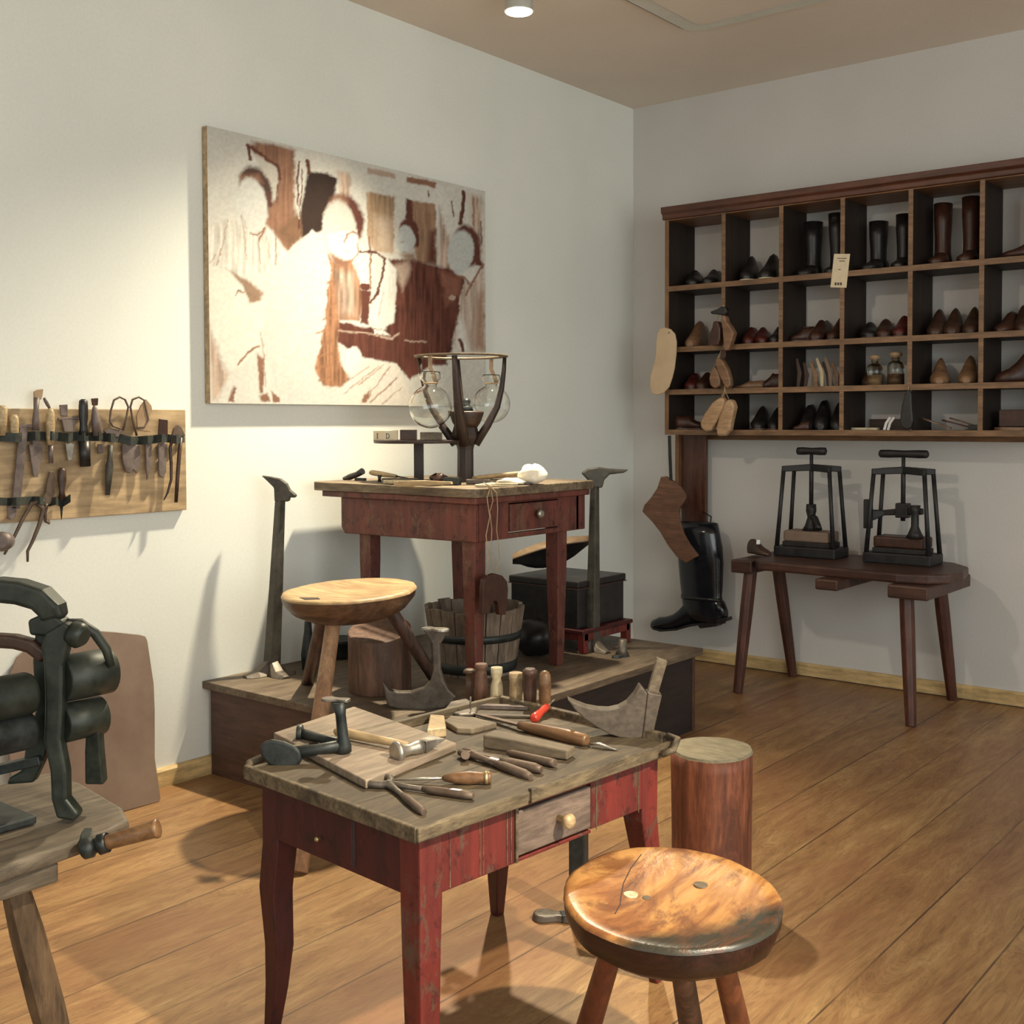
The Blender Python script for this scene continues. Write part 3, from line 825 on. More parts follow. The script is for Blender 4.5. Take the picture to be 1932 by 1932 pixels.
# ---- rear table on the plinth
t = thing('cobbler_table', 'brownish red cobbler table with globe lamp standing on the wooden platform', 'table', (0.6, -2.2, PT))
ZT = 1.105
top = [(.06, -2.50), (.10, -2.535), (.50, -2.525), (.93, -2.535), (.965, -2.51), (.965, -1.79), (.94, -1.765), (.30, -1.765), (.12, -1.80), (.06, -1.9)]
part(t, 'tabletop', MB().prism([(x, y, ZT - .034) for x, y in top], (0, 0, .034)), M['rt_top'], .004)
part(t, 'underboard', MB().box(.13, .955, -2.52, -1.80, ZT - .058, ZT - .034), M['rt_red'], .004)
aa = [(.215, ZT - .058), (.215, .925), (.235, .90), (.93, .905), (.93, ZT - .058)]
part(t, 'apron', MB().prism([(x, -2.495, z) for x, z in aa], (0, .022, 0)), M['rt_red'], .004)
part(t, 'apron', MB().prism([(x, -1.865, z) for x, z in aa], (0, .022, 0)), M['rt_red'], .004)
part(t, 'apron', MB().box(.235, .255, -2.47, -1.865, .905, ZT - .058), M['rt_red'])
mb = MB(); ys = [-2.47, -2.30, -1.985, -1.80]
for b6 in ((.91, .93, ys[0], ys[1], .905, ZT - .058), (.91, .93, ys[2], ys[3], .905, ZT - .058), (.91, .93, ys[1], ys[2], .905, .925), (.91, .93, ys[1], ys[2], ZT - .066, ZT - .058)): mb.box(*b6)
part(t, 'apron', mb, M['rt_red'], .003)
dr = part(t, 'drawer', MB().box(.75, .934, ys[1] + .006, ys[2] - .006, .930, ZT - .070), M['rt_red'], .003)
kc = Vector((.934, -2.135, .99))
part(dr, 'knob', MB().rod(kc, kc + Vector((.032, 0, 0)), [(0, .009), (.4, .009), (.55, .018), (.85, .019), (1, .010)], 18), M['steel'], label='pale metal knob')
for x, y, w0 in ((.885, -2.45, .062), (.89, -1.945, .062), (.335, -2.45, .06), (.335, -1.9, .06)):
    part(t, 'leg', MB().bar([(x, y, .93), (x, y, .80), (x, y, PT)], [w0, w0, w0 * .68], [w0, w0, w0 * .68], up=(0, 1, 0)), M['rt_red'], .003)


# ---- stools
def lathe_seat(mb, c, prof, tilt=(0, 0), n=48, wob=0.02, seed=1, nz=0.0):
    rg = random.Random(seed); ph = [rg.uniform(0, 6.28) for _ in range(4)]
    rings = []
    for r, z in prof:
        ring = []
        for k in range(n):
            a = 2 * math.pi * k / n
            q = 1 + wob * (math.sin(2 * a + ph[0]) + .6 * math.sin(3 * a + ph[1]) + .35 * math.sin(7 * a + ph[2]) + .3 * math.sin(13 * a + ph[3]) + .22 * math.sin(23 * a + ph[1]))
            x, y = r * q * math.cos(a), r * q * math.sin(a)
            ring.append(Vector(c) + Vector((x, y, z + x * tilt[0] + y * tilt[1] + nz * math.sin(5 * a + ph[3]) * (r > .1))))
        rings.append(ring)
    return mb.loft(rings, True, False)


def seat_mat_front():
    m, nt, b = _new('seat_polished', 0.32)
    v = _coords(nt, (1, .35, 1), (0, 0, math.radians(-52)))
    g = _noise(nt, v, 9, 8, .65, 1.2)
    col = _ramp(nt, g, [(.30, (.12, .045, .02)), (.42, (.28, .11, .035)), (.56, (.48, .24, .075)), (.75, (.60, .35, .14))])
    tc = nt.nodes.new('ShaderNodeTexCoord'); sp = nt.nodes.new('ShaderNodeSeparateXYZ'); nt.links.new(tc.outputs['Object'], sp.inputs[0])
    # darkened greasy rim towards the right and front side
    s = _math(nt, 'ADD', _math(nt, 'MULTIPLY', sp.outputs[0], 0.89), _math(nt, 'MULTIPLY', sp.outputs[1], -0.45))
    s = _math(nt, 'ADD', s, _math(nt, 'MULTIPLY', _math(nt, 'SUBTRACT', _noise(nt, v, 5, 6, .7, .5), .5), .22))
    col = _mix(nt, _math(nt, 'MULTIPLY', _ramp(nt, s, [(.095, (0, 0, 0)), (.145, (1, 1, 1))]), .96), col, (.020, .024, .019))
    n2 = _noise(nt, _coords(nt, (1, .6, 1), (0, 0, math.radians(-52))), 11, 8, .72, .7)
    col = _mix(nt, _math(nt, 'MULTIPLY', _ramp(nt, n2, [(.50, (0, 0, 0)), (.62, (1, 1, 1))]), .75), col, (.13, .045, .02))
    n3 = _noise(nt, _coords(nt, (1, 1, 1)), 38, 5, .7)
    col = _mix(nt, _math(nt, 'MULTIPLY', _ramp(nt, n3, [(.66, (0, 0, 0)), (.72, (1, 1, 1))]), .5), col, (.62, .50, .32))
    nt.links.new(col, b.inputs['Base Color']); _bump(nt, b, g, .5, .006)
    return m


M['seat_polished'] = seat_mat_front()
sc = Vector((2.534, -3.780, .432))
t = thing('round_stool', 'polished wooden stool with dished seat and red legs in the foreground', 'stool', (sc.x, sc.y, 0))
part(t, 'seat', lathe_seat(MB(), sc, [(.001, -.012), (.07, -.011), (.13, -.006), (.175, .001), (.198, .004), (.207, .001), (.209, -.006)], (-.05, .06), n=64, wob=.012, seed=4), M['seat_polished'])
part(t, 'seat_underside', lathe_seat(MB(), sc, [(.208, -.005), (.207, -.026), (.196, -.054), (.162, -.079), (.11, -.094), (.001, -.097)], (-.05, .06), n=64, wob=.012, seed=4), M['bark'], label='rough dark bark underside of the seat')


def leg_to(t, a, b, r0, r1, mat, n=12, name='leg', label=None, flat=1):
    return part(t, name, MB().rod(a, b, [(0, r0 * .85), (.05, r0), (.5, (r0 + r1) / 2 * 1.02), (1, r1)], n), mat, label=label)


for px, mat in ((1103, 'leg_red'), (1300, 'leg_dark'), (1393, 'leg_red')):
    top_ = pz({1103: 1152, 1300: 1287, 1393: 1366}[px], {1103: 1800, 1300: 1830, 1393: 1822}[px], .36)
    low = pz({1103: 1112, 1300: 1303, 1393: 1392}[px], 1932, .16)
    d = (low - top_); foot = top_ + d * ((0 - top_.z) / d.z)
    foot = top_ + (foot - top_) * 1.0
    foot.z = 0
    leg_to(t, top_ + (top_ - foot) * .06, foot, .021, .026, M[mat])
for px, py in ((1190, 1688), (1322, 1673), (1220, 1692)):
    q = pz(px, py, .424); lx, ly = q.x - sc.x, q.y - sc.y
    q.z = sc.z + (-.05 * lx + .06 * ly) + np.interp(math.hypot(lx, ly), [0, .07, .13, .175, .2], [-.012, -.011, -.006, .001, .004]) + .0012
    part(t, 'leg_tenon', MB().cyl(q - Vector((0, 0, .004)), q + Vector((0, 0, .001)), .014 if px != 1220 else .008, n=16), M['pale_wood'] if px == 1190 else M['grey_wood'])

# curved crack in the polished seat
cp = [pz(x, y, sc.z - .008) for x, y in ((1210, 1632), (1190, 1650), (1176, 1672), (1172, 1690), (1170, 1705), (1160, 1722))]
cw = [q_ + Vector((0, 0, .0)) for q_ in cp]
for q_ in cw:
    lx, ly = q_.x - sc.x, q_.y - sc.y; rr_ = math.hypot(lx, ly)
    q_.z = sc.z + (-.05 * lx + .06 * ly) + np.interp(rr_, [0, .07, .13, .175, .2], [-.012, -.011, -.006, .001, .004])
ST = [o_ for o_ in bpy.data.objects if o_.name == 'round_stool'][0]
part(ST, 'seat_crack', MB().tube(cw, .0011, 6, .6), M['gap'])

s2 = Vector((.735, -2.935, .765))
t = thing('low_stool', 'tan three legged stool with pale oval seat beside the platform edge', 'stool', (s2.x, s2.y, 0))
part(t, 'seat', lathe_seat(MB(), s2, [(.001, -.012), (.09, -.010), (.16, -.002), (.215, .005), (.235, .002), (.238, -.006)], (.02, .05), 56, .02, 9), M['seat_tan'])
part(t, 'seat_underside', lathe_seat(MB(), s2, [(.237, -.005), (.231, -.03), (.20, -.066), (.14, -.094), (.06, -.105), (.001, -.106)], (.02, .05), 56, .02, 9), M['seat_side'], label='dark rough underside of the seat')
cr = pz(580, 1133, .765)
part(t, 'crack', MB().prism([pz(565, 1128, .772), pz(600, 1128, .772), pz(604, 1131, .772), pz(575, 1132, .772)], (0, 0, .0015)), M['gap'])
f1, f2, f3 = Vector((1.039, -3.438, 0)), Vector((.353, -2.80, PT)), Vector((.86, -2.59, PT))
leg_to(t, over(632, 1150, s2 + Vector((.03, -.06, 0))), f1, .026, .030, M['leg_tan'], 8)
leg_to(t, s2 + Vector((-.09, -.03, -.06)), f2, .026, .024, M['leg_dark'])
leg_to(t, s2 + Vector((.06, .12, -.06)), f3, .024, .022, M['leg_dark'])

# ---- log stump next to the table
lp = pz(1343, 1412, .44)
lr = .5 * (pz(1421, 1412, .44) - pz(1263, 1412, .44)).length
t = thing('log_block', 'upright debarked log with pale cut top beside the red work table', 'log', (lp.x, lp.y, 0))


def blob_ring(c, r, z, n, seed, wob):
    rg = random.Random(seed); ph = [rg.uniform(0, 6.28) for _ in range(5)]
    return [Vector((c[0] + r * (1 + wob * (math.sin(2 * a + ph[0]) + .6 * math.sin(3 * a + ph[1]) + .3 * math.sin(9 * a + ph[2]))) * math.cos(a), c[1] + r * (1 + wob * (math.sin(2 * a + ph[0]) + .6 * math.sin(3 * a + ph[1]) + .3 * math.sin(9 * a + ph[2]))) * math.sin(a), z)) for a in [2 * math.pi * k / n for k in range(n)]]


part(t, 'trunk', MB().loft([blob_ring(lp, lr * q, z, 48, 5, .03) for q, z in ((1.02, 0), (.97, .12), (.98, .25), (1.0, .4), (1.0, .434))]), M['log_side'])
part(t, 'cut_top', MB().loft([blob_ring(lp, lr * 1.0, .434, 48, 5, .03), blob_ring(lp, lr * .97, .441, 48, 5, .03)], False), M['log_end'])

# ---- stump on the plinth
sp_ = Vector((.640, -2.70, PT))
sr = .118
t = thing('wood_block', 'squat reddish chopping block with slanted top on the platform', 'block', sp_)
rb = [blob_ring(sp_, sr * q, PT + z, 40, 11, .02) for q, z in ((1.0, 0), (1.0, .1), (1.0, .17))]
rt_ = blob_ring(sp_, sr * 1.0, PT, 40, 11, .02)
for q in rt_:
    q.z = PT + .225 + (q.y - sp_.y) * .22 - (q.x - sp_.x) * .10
part(t, 'body', MB().loft(rb + [rt_]), M['stump'], .004)

# ---- tub
tc_ = Vector((.70, -2.235, PT))
t = thing('wooden_tub', 'grey coopered wooden tub with two black hoops under the cobbler table', 'tub', tc_)
R0, R1, HT = .162, .200, .262
mb = MB(); N = 20
for k in range(N):
    a0, a1 = 2 * math.pi * (k + .03) / N, 2 * math.pi * (k + .97) / N
    ring = []
    for z, rr_ in ((0, R0), (HT * (1 + .02 * math.sin(k * 2.3)), R1)):
        for a, th in ((a0, 0), (a1, 0), (a1, -.016), (a0, -.016)):
            ring.append(tc_ + Vector(((rr_ + th) * math.cos(a), (rr_ + th) * math.sin(a), z)))
    mb.hexa(ring)
part(t, 'staves', mb, M['stave'], .0015, 1)
part(t, 'bottom', MB().cyl(tc_ + Vector((0, 0, .012)), tc_ + Vector((0, 0, .028)), R0 - .012, R0 - .010, 32), M['stave'])
for z0_, z1_ in ((.015, .055), (.138, .168)):
    rings = []
    for z, e in ((z0_, 0), (z0_, .003), (z1_, .003), (z1_, 0)):
        rr_ = R0 + (R1 - R0) * z / HT + e
        rings.append([tc_ + Vector((rr_ * math.cos(2 * math.pi * k / 40), rr_ * math.sin(2 * math.pi * k / 40), z)) for k in range(40)])
    part(t, 'hoop', MB().loft(rings, True, False, True), M['black_iron'])

# ---------------------------------------------------------------- tools on the front table
def ft(px, py, h=0.0): return pz(px, py, TZ + h)


def sole_outline(L, W, n=28):
    """closed outline of a shoe sole, heel at x=0, toe at x=L"""
    pts = []
    ctrl = [(0, 0), (0.02, .55), (.10, .78), (.25, .74), (.42, .58), (.60, .82), (.75, 1.0), (.88, .86), (.97, .45), (1, 0)]
    up = [(a * L, b * W / 2) for a, b in ctrl]; dn = [(a * L, -b * W / 2 * .92) for a, b in reversed(ctrl[1:-1])]
    raw = up + dn; m = len(raw)
    for i in range(m):  # catmull-rom smoothing
        p0, p1, p2, p3 = (Vector(raw[(i + j - 1) % m]) for j in range(4))
        for k in range(3):
            q = k / 3
            pts.append(.5 * ((2 * p1) + (p2 - p0) * q + (2 * p0 - 5 * p1 + 4 * p2 - p3) * q * q + (3 * p1 - p0 - 3 * p2 + p3) * q ** 3))
    return pts


def sole(mb, c, L, W, ax_, nrm, th, taper=1.0):
    """sole plate: c heel centre, ax_ long direction, nrm thickness direction"""
    ax_ = Vector(ax_).normalized(); nrm = Vector(nrm).normalized(); sd = nrm.cross(ax_).normalized()
    o = sole_outline(L, W)
    a = [Vector(c) + ax_ * q.x + sd * q.y for q in o]
    cc = Vector(c) + ax_ * L * .5
    b = [cc + (q - cc) * taper + nrm * th for q in a]
    return mb.loft([a, b], False)


# cutting board
q = [ft(518, 1385, .018), ft(693, 1478, .018), ft(862, 1408, .018), ft(640, 1350, .018)]
q = [ft(516, 1397), ft(690, 1490), ft(862, 1417), ft(668, 1346)]
cbz = .018
mb = MB().prism([Vector((p.x, p.y, TZ + .001)) for p in q], (0, 0, cbz))
solo('cutting_board', 'square pale wooden cutting board lying on the left side of the red work table', 'board', mb, M['cut_board'], bev=.003)
# three-way iron last
hub = ft(650, 1412, .03)
t = thing('iron_shoe_last', 'black three-armed iron shoe last lying on the pale cutting board', 'shoe last', (hub.x, hub.y, TZ + .019))
h2 = hub + Vector((0, 0, .008))
sc_ = mpp(hub)
R_ = Vector((VR.x, VR.y, 0)).normalized(); B_ = Vector((-VF.x, -VF.y, 0)).normalized()  # right, towards the camera
topc = over(640, 1324, hub)
part(t, 'arm', MB().rod(hub - Vector((0, 0, .008)), topc, [(0, .016), (.12, .017), (.3, .0125), (.75, .0115), (1, .017)], 14), M['black_iron'])
part(t, 'toe_plate', sole(MB(), topc + R_ * .024, .068, .036, -R_ - B_ * .25, (0, 0, 1), .006, .96), M['grey_iron'], .0015)
pl = over(538, 1419, hub) + B_ * .01
part(t, 'arm', MB().rod(h2, pl + R_ * .02, [(0, .013), (.5, .012), (1, .015)], 12), M['black_iron'])
part(t, 'sole_plate', MB().prism([over(x, y, hub) + B_ * .026 for x, y in ((494, 1405), (500, 1394), (516, 1389), (540, 1393), (560, 1402), (571, 1412), (573, 1428), (564, 1440), (544, 1447), (522, 1445), (506, 1432), (496, 1418))], -B_ * .018 + Vector((0, 0, -.004))), M['black_iron'], .006, 3)
hp = ft(566, 1384, .028)
part(t, 'arm', MB().rod(h2, hp + R_ * .005, [(0, .011), (.6, .010), (1, .012)], 12), M['black_iron'])
part(t, 'heel_plate', MB().rod(hp - R_ * .006, hp + R_ * .006, [(0, .022), (1, .020)], 16), M['black_iron'], .001)

# hammer
a = ft(632, 1379, .034); b = ft(772, 1407, .034)
t = thing('hammer', 'cobbler hammer with tan handle and broad round steel face on the cutting board', 'hammer', (b.x, b.y, TZ + .019))
part(t, 'handle', MB().rod(a, b, [(0, .006), (.03, .0105), (.2, .0115), (.6, .0095), (1, .008)], 14), M['tan_wood'])
f0 = ft(744, 1421, .032); f1_ = ft(796, 1408, .034); f2_ = ft(826, 1392, .040)
part(t, 'head', MB().rod(f0, f1_, [(0, .021), (.07, .0255), (.16, .023), (.3, .014), (.55, .012), (.8, .0155), (1, .015)], 20), M['steel'])
part(t, 'peen', MB().bar([f1_, f1_ * .4 + f2_ * .6, f2_], [.026, .030, .042], [.026, .014, .004]), M['steel'], .001)
c = ft(822, 1378, .0)
solo('wood_offcut', 'small tan wooden block behind the hammer head on the work table', 'block', MB().prism([ft(806, 1394), ft(842, 1390), ft(838, 1366), ft(812, 1364)], (0, 0, .022)), M['tan_wood'], bev=.002)


def pincers(nm, label, jaw, j0, e1, e2, h, mat, gripmat, rj=.016, tagpos=None, rad=.0045):
    t = thing(nm, label, 'pincers', (j0.x, j0.y, TZ))
    d = (j0 - jaw); L = d.length; d.normalize(); s = Vector((0, 0, 1)).cross(d)
    for sg, e in ((1, e1), (-1, e2)):
        pts = [jaw + s * sg * .001, jaw + d * L * .15 + s * sg * rj * .8, jaw + d * L * .5 + s * sg * rj, jaw + d * L * .85 + s * sg * rj * .45, j0, j0 + (e - j0) * .2, j0 + (e - j0) * .55]
        part(t, 'jaw', MB().tube(pts, [.005, .0075, .0085, .0085, .009, rad * 1.3, rad * 1.2], 8), mat)
        part(t, 'handle', MB().tube([j0 + (e - j0) * .40, j0 + (e - j0) * .55, j0 + (e - j0) * .9, e], [rad * 1.3, rad * 1.95, rad * 2.05, rad * 1.4], 10), gripmat)
    part(t, 'rivet', MB().cyl(j0 - Vector((0, 0, .006)), j0 + Vector((0, 0, .009)), .006, n=12), mat)
    if tagpos is not None:
        c, dd = tagpos
        part(t, 'paper_tag', MB().prism([c + dd * .011 + s * .004, c - dd * .011 + s * .004, c - dd * .011 - s * .004, c + dd * .011 - s * .004], (0, 0, .0015)), M['label_white'], label='white paper label on the handle')
    return t


e1 = ft(893, 1502, .008); e2 = ft(800, 1533, .006); j0 = ft(735, 1480, .008)
dd = (e1 - j0).normalized()
pincers('pincers', 'open steel pincers with round jaws nearest the near corner of the work table', ft(697, 1467, .008), j0, e1, e2, .008, M['grey_iron'], M['rusty'], .028, (j0 + (e1 - j0) * .80 + Vector((0, 0, .0075)), dd))
# awl
a = ft(927, 1467, .014); b = ft(836, 1468, .013); tip = ft(742, 1472, .004)
t = thing('wooden_awl', 'awl with bulbous orange brown handle and brass ring on the work table', 'awl', (a.x, a.y, TZ))
part(t, 'handle', MB().rod(a, b, [(0, .011), (.04, .013), (.14, .0125), (.2, .0115), (.45, .0145), (.75, .012), (1, .006)], 16), M['handle'])
part(t, 'ring', MB().rod(a, b, [(.07, .0137), (.14, .0137)], 16), M['brass'])
part(t, 'blade', MB().rod(b, tip, [(0, .0035), (.6, .003), (1, .0008)], 8), M['steel'])
# lasting pliers
j0 = ft(893, 1424, .012)
e1 = ft(1012, 1455, .008); e2 = ft(990, 1462, .006)
t = pincers('lasting_pliers', 'closed dark lasting pliers with small white label in the middle of the work table', ft(870, 1417, .012), j0, ft(1022, 1452, .010), ft(1002, 1466, .006), .01, M['rusty'], M['rusty'], .010, (ft(932, 1432, .021), (e1 - j0).normalized()), .0055)
part(t, 'hammer_knob', MB().rod(ft(878, 1424, .018), ft(878, 1430, -.0), [(0, .010), (1, .009)], 12), M['rusty'])
# round punch
a = ft(957, 1420, .010); b = ft(1047, 1440, .010)
solo('round_punch', 'short round dark steel punch beside the long wooden bar', 'punch', MB().rod(a, b, [(0, .005), (.1, .0085), (.9, .0095), (1, .009)], 14), M['rusty'])
# long wooden bar
a = ft(922, 1394, .016); b = ft(1078, 1421, .013)
t = solo('wooden_bar', 'thick grey wooden bar with chipped end in the middle of the work table', 'bar', MB().bar([a, a * .5 + b * .5, b], [.052, .050, .040], [.032, .030, .022]), M['grey_wood'], bev=.004)
# long rasp with handle
a = ft(1108, 1397, .014); b = ft(980, 1368, .014); c = ft(898, 1347, .008)
t = thing('long_file', 'long rasp with thick brown wooden handle across the work table', 'file', (a.x, a.y, TZ))
part(t, 'handle', MB().rod(a, b, [(0, .010), (.03, .0145), (.3, .0165), (.7, .0145), (.9, .012), (1, .010)], 16), M['handle'])
part(t, 'blade', MB().bar([b, b * .5 + c * .5, c], [.014, .016, .012], [.006, .006, .003]), M['rusty'], .001)
# spoon shaped steel
a = ft(1115, 1403, .008); b = ft(1155, 1412, .004)
solo('steel_bone', 'small curved steel burnisher lying by the end of the rasp handle', 'burnisher', MB().tube([a, a * .6 + b * .4 + Vector((0, 0, .004)), b, b + (b - a) * .25], [.007, .009, .006, .002], 10, .4), M['steel'])
# flat stone
solo('whetstone', 'flat grey whetstone with pointed ends near the rear rim of the work table', 'stone', MB().prism([ft(838, 1370), ft(862, 1384), ft(890, 1386), ft(938, 1374), ft(895, 1363), ft(850, 1360)], (0, 0, .014)), M['grey_wood'], bev=.003)
# half moon knife blade
o = [ft(836, 1347), ft(850, 1330), ft(880, 1324), ft(902, 1338), ft(898, 1352), ft(866, 1354)]
solo('half_moon_knife', 'dull grey half moon blade at the rear rim of the work table', 'blade', MB().prism(o, (0, 0, .010)), M['grey_iron'], bev=.004)
# two straight steel strips
solo('steel_rule', 'straight flat grey steel strip along the rear rim of the work table', 'strip', MB().bar([ft(905, 1332, .006), ft(1003, 1335, .006)], .020, .010), M['tool_grey'], bev=.001)
solo('steel_strip', 'thinner flat steel strip lying just in front of the first strip', 'strip', MB().bar([ft(900, 1349, .004), ft(1000, 1352, .004)], .014, .006), M['horn_wood'], bev=.001)
# wire hook
solo('wire_hook', 'thin bent steel wire hook standing up at the rear rim of the work table', 'hook', MB().tube([ft(888, 1330, .035) + Vector((0, 0, .02)), ft(887, 1334, .022), ft(890, 1344, .008), ft(905, 1354, .004), ft(950, 1362, .004)], .0022, 6), M['steel'])
# red handled knife
a = ft(1033, 1332, .022); b = ft(1006, 1357, .013)
t = thing('red_handled_awl', 'small tool with glossy red handle leaning on the rear rim', 'awl', (b.x, b.y, TZ))
part(t, 'handle', MB().rod(a, b, [(0, .006), (.06, .0095), (.3, .010), (.45, .0088), (.6, .0105), (.85, .0125), (.96, .011), (1, .006)], 16), M['red_paint'])
part(t, 'shank', MB().rod(a, a + (a - b) * .5, [(0, .003), (1, .0015)], 8), M['steel'])
# pale bone folder
solo('bone_folder', 'pale flat bone folder between the red handle and the horn shaped block', 'folder', MB().prism([ft(1010, 1365), ft(1032, 1361), ft(1075, 1374), ft(1102, 1390), ft(1070, 1388), ft(1030, 1376)], (0, 0, .004)), M['grey_wood'], bev=.001)
# horn shaped crescent block with a slotted post
P = ft(1195, 1392)
t = thing('crescent_block', 'curved crescent shaped wooden block with square post at the far end of the work table', 'block', P)
off = -B_ * .040
o = [(1071, 1320), (1089, 1328), (1108, 1335), (1130, 1339), (1150, 1340), (1168, 1336), (1184, 1327), (1198, 1311), (1208, 1293), (1224, 1312), (1221, 1350), (1212, 1392), (1195, 1394), (1170, 1392), (1148, 1385), (1125, 1372), (1103, 1357), (1085, 1340)]
part(t, 'crescent', MB().prism([over(x, y, P) for x, y in o], off), M['horn_wood'], .003)
part(t, 'slotted_post', MB().prism([over(x, y, P) + B_ * .004 for x, y in ((1222, 1306), (1249, 1311), (1232, 1384), (1212, 1391))], off * 1.1), M['horn_wood'], .003)
part(t, 'upright', MB().prism([over(x, y, P) - B_ * .012 for x, y in ((1241, 1243), (1261, 1250), (1243, 1312), (1223, 1308))], off * .4), M['grey_wood'], .002)
# rack of upright handles
Pr = FT.p(0, HY + .034, .6)
rk = FT(MB().box(FT.inv(pix(878, 1330, Pr, ny_)).x, FT.inv(pix(1042, 1330, Pr, ny_)).x, HY + .015, HY + .053, TZ - .045, TZ - .025))
solo('handle_rack', 'narrow wooden rack strip behind the rear rim holding upright tool handles', 'rack', rk, M['table_edge'], bev=.002)
hs = [(886, 1262, 'rusty', [(0, .011), (.6, .0085), (.86, .0075), (.88, .014), (.96, .013), (1, .008)], 'upright dark handle with mushroom cap, first from the left in the rack'),
      (908, 1252, 'stump', [(0, .012), (.5, .014), (.8, .011), (.86, .010), (.92, .0145), (1, .012)], 'upright purplish brown waisted handle in the rack'),
      (937, 1259, 'pale_wood', [(0, .012), (.3, .0135), (.55, .0125), (.72, .009), (.86, .0125), (1, .012)], 'upright cream coloured waisted handle in the rack'),
      (973, 1269, 'tan_wood', [(0, .0125), (.5, .0135), (.8, .0125), (.84, .0138), (1, .0135)], 'upright straight yellowish handle in the rack'),
      (1000, 1261, 'leg_dark', [(0, .012), (.5, .0135), (.84, .012), (.88, .0155), (.95, .015), (1, .010)], 'upright dark brown capped handle in the rack'),
      (1028, 1265, 'handle', [(0, .010), (.4, .012), (.7, .0125), (.9, .0115), (.97, .008), (1, .003)], 'upright round topped tan handle, last on the right in the rack')]
for px, py, mt, prof, lab in hs:
    tp = pix(px, py, Pr, ny_)
    solo('upright_tool', lab, 'handle', MB().rod((tp.x, tp.y, TZ - .0245), tp, [(q_, r_ * 1.3) for q_, r_ in prof], 16), M[mt])

# ---------------------------------------------------------------- iron lasts and blocks on the plinth
P = pz(806, 1338, PT) + Vector((-.0, .03, 0))
P = Vector((.945, -2.80, PT))
t = thing('tall_iron_last', 'grey cast iron cobbler last with upright post and curved foot behind the work table', 'shoe last', P)
o = [(722, 1283), (735, 1300), (752, 1304), (775, 1304), (800, 1296), (812, 1284), (818, 1262), (816, 1215), (806, 1197), (798, 1186), (830, 1186), (846, 1188), (838, 1204), (831, 1215), (832, 1262), (838, 1284), (848, 1300), (862, 1312), (850, 1326), (838, 1334), (800, 1338), (752, 1336), (732, 1330)]
part(t, 'casting', MB().prism([over(x, y, P) + B_ * .02 for x, y in o], -B_ * .040), M['grey_iron'], .006, 3)
tp = over(850, 1187, P)
part(t, 'sole_plate', sole(MB(), over(797, 1188, P) - B_ * .01, .105, .058, (R_ * 1 + B_ * .55), (0, 0, 1), .008, .95), M['steel'], .002)


def iron_stand(nm, lab, base, topx, topy, headpts, hw, feet):
    t = thing(nm, lab, 'last stand', base)
    top = over(topx, topy, base)
    part(t, 'post', MB().bar([base + Vector((0, 0, .03)), base * .5 + top * .5, top], [.050, .040, .030], [.050, .040, .030], up=(0, 1, 0)), M['stand_iron'], .004)
    for fx, fy in feet:
        e = base + Vector((fx, fy, 0))
        part(t, 'foot', MB().loft([[base + Vector((0, 0, .075)) + Vector((-fy, fx, 0)) * .12, base + Vector((0, 0, .075)) - Vector((-fy, fx, 0)) * .12, base - Vector((-fy, fx, 0)) * .22, base + Vector((-fy, fx, 0)) * .22],
                                   [base * .45 + e * .55 + Vector((0, 0, .022)) + Vector((-fy, fx, 0)) * .16, base * .45 + e * .55 + Vector((0, 0, .022)) - Vector((-fy, fx, 0)) * .16, base * .45 + e * .55 - Vector((-fy, fx, 0)) * .34, base * .45 + e * .55 + Vector((-fy, fx, 0)) * .34],
                                   [e + Vector((0, 0, .010)) + Vector((-fy, fx, 0)) * .1, e + Vector((0, 0, .010)) - Vector((-fy, fx, 0)) * .1, e - Vector((-fy, fx, 0)) * .2, e + Vector((-fy, fx, 0)) * .2]], False), M['grey_iron'], .003)
    part(t, 'head', MB().prism([over(x, y, base) + B_ * hw / 2 for x, y in headpts], -B_ * hw), M['stand_iron'], .008, 3)
    return t


L0 = Vector((.135, -2.765, PT))
L0 = Vector((L0.x, L0.y, PT)); L0 = pz(513, 1272, PT)
iron_stand('iron_last_stand', 'tall iron last stand with beak shaped head against the left wall', L0, 529, 935,
           [(494, 897), (510, 899), (530, 903), (542, 912), (548, 924), (560, 934), (558, 939), (548, 938), (546, 946), (519, 946), (518, 920), (506, 908)], .034, ((-.03, -.11), (.11, -.02), (-.06, .08), (.06, .07)))
R0_ = pz(1118, 1226, PT)
iron_stand('iron_last_stand', 'tall iron last stand with pointed head right of the cobbler table', R0_, 1122, 918,
           [(1096, 892), (1110, 884), (1128, 881), (1150, 884), (1186, 886), (1176, 892), (1150, 895), (1140, 905), (1136, 920), (1112, 920), (1108, 905)], .040, ((-.02, -.10), (.10, -.03), (.05, .09), (-.03, .09)))
# small iron last near the plinth edge
P = pz(1170, 1238, PT)
t = thing('small_iron_last', 'small grey iron toe last near the right edge of the platform', 'shoe last', P)
part(t, 'foot_plate', sole(MB(), P + R_ * .035 + B_ * .0, .085, .04, -R_ + B_ * .6, (0, 0, 1), .010, .9), M['black_iron'], .002)
part(t, 'stem', MB().rod(P + R_ * .008 + Vector((0, 0, .008)), P + R_ * .012 + Vector((0, 0, .072)), [(0, .030), (.3, .020), (1, .017)], 14), M['grey_iron'])
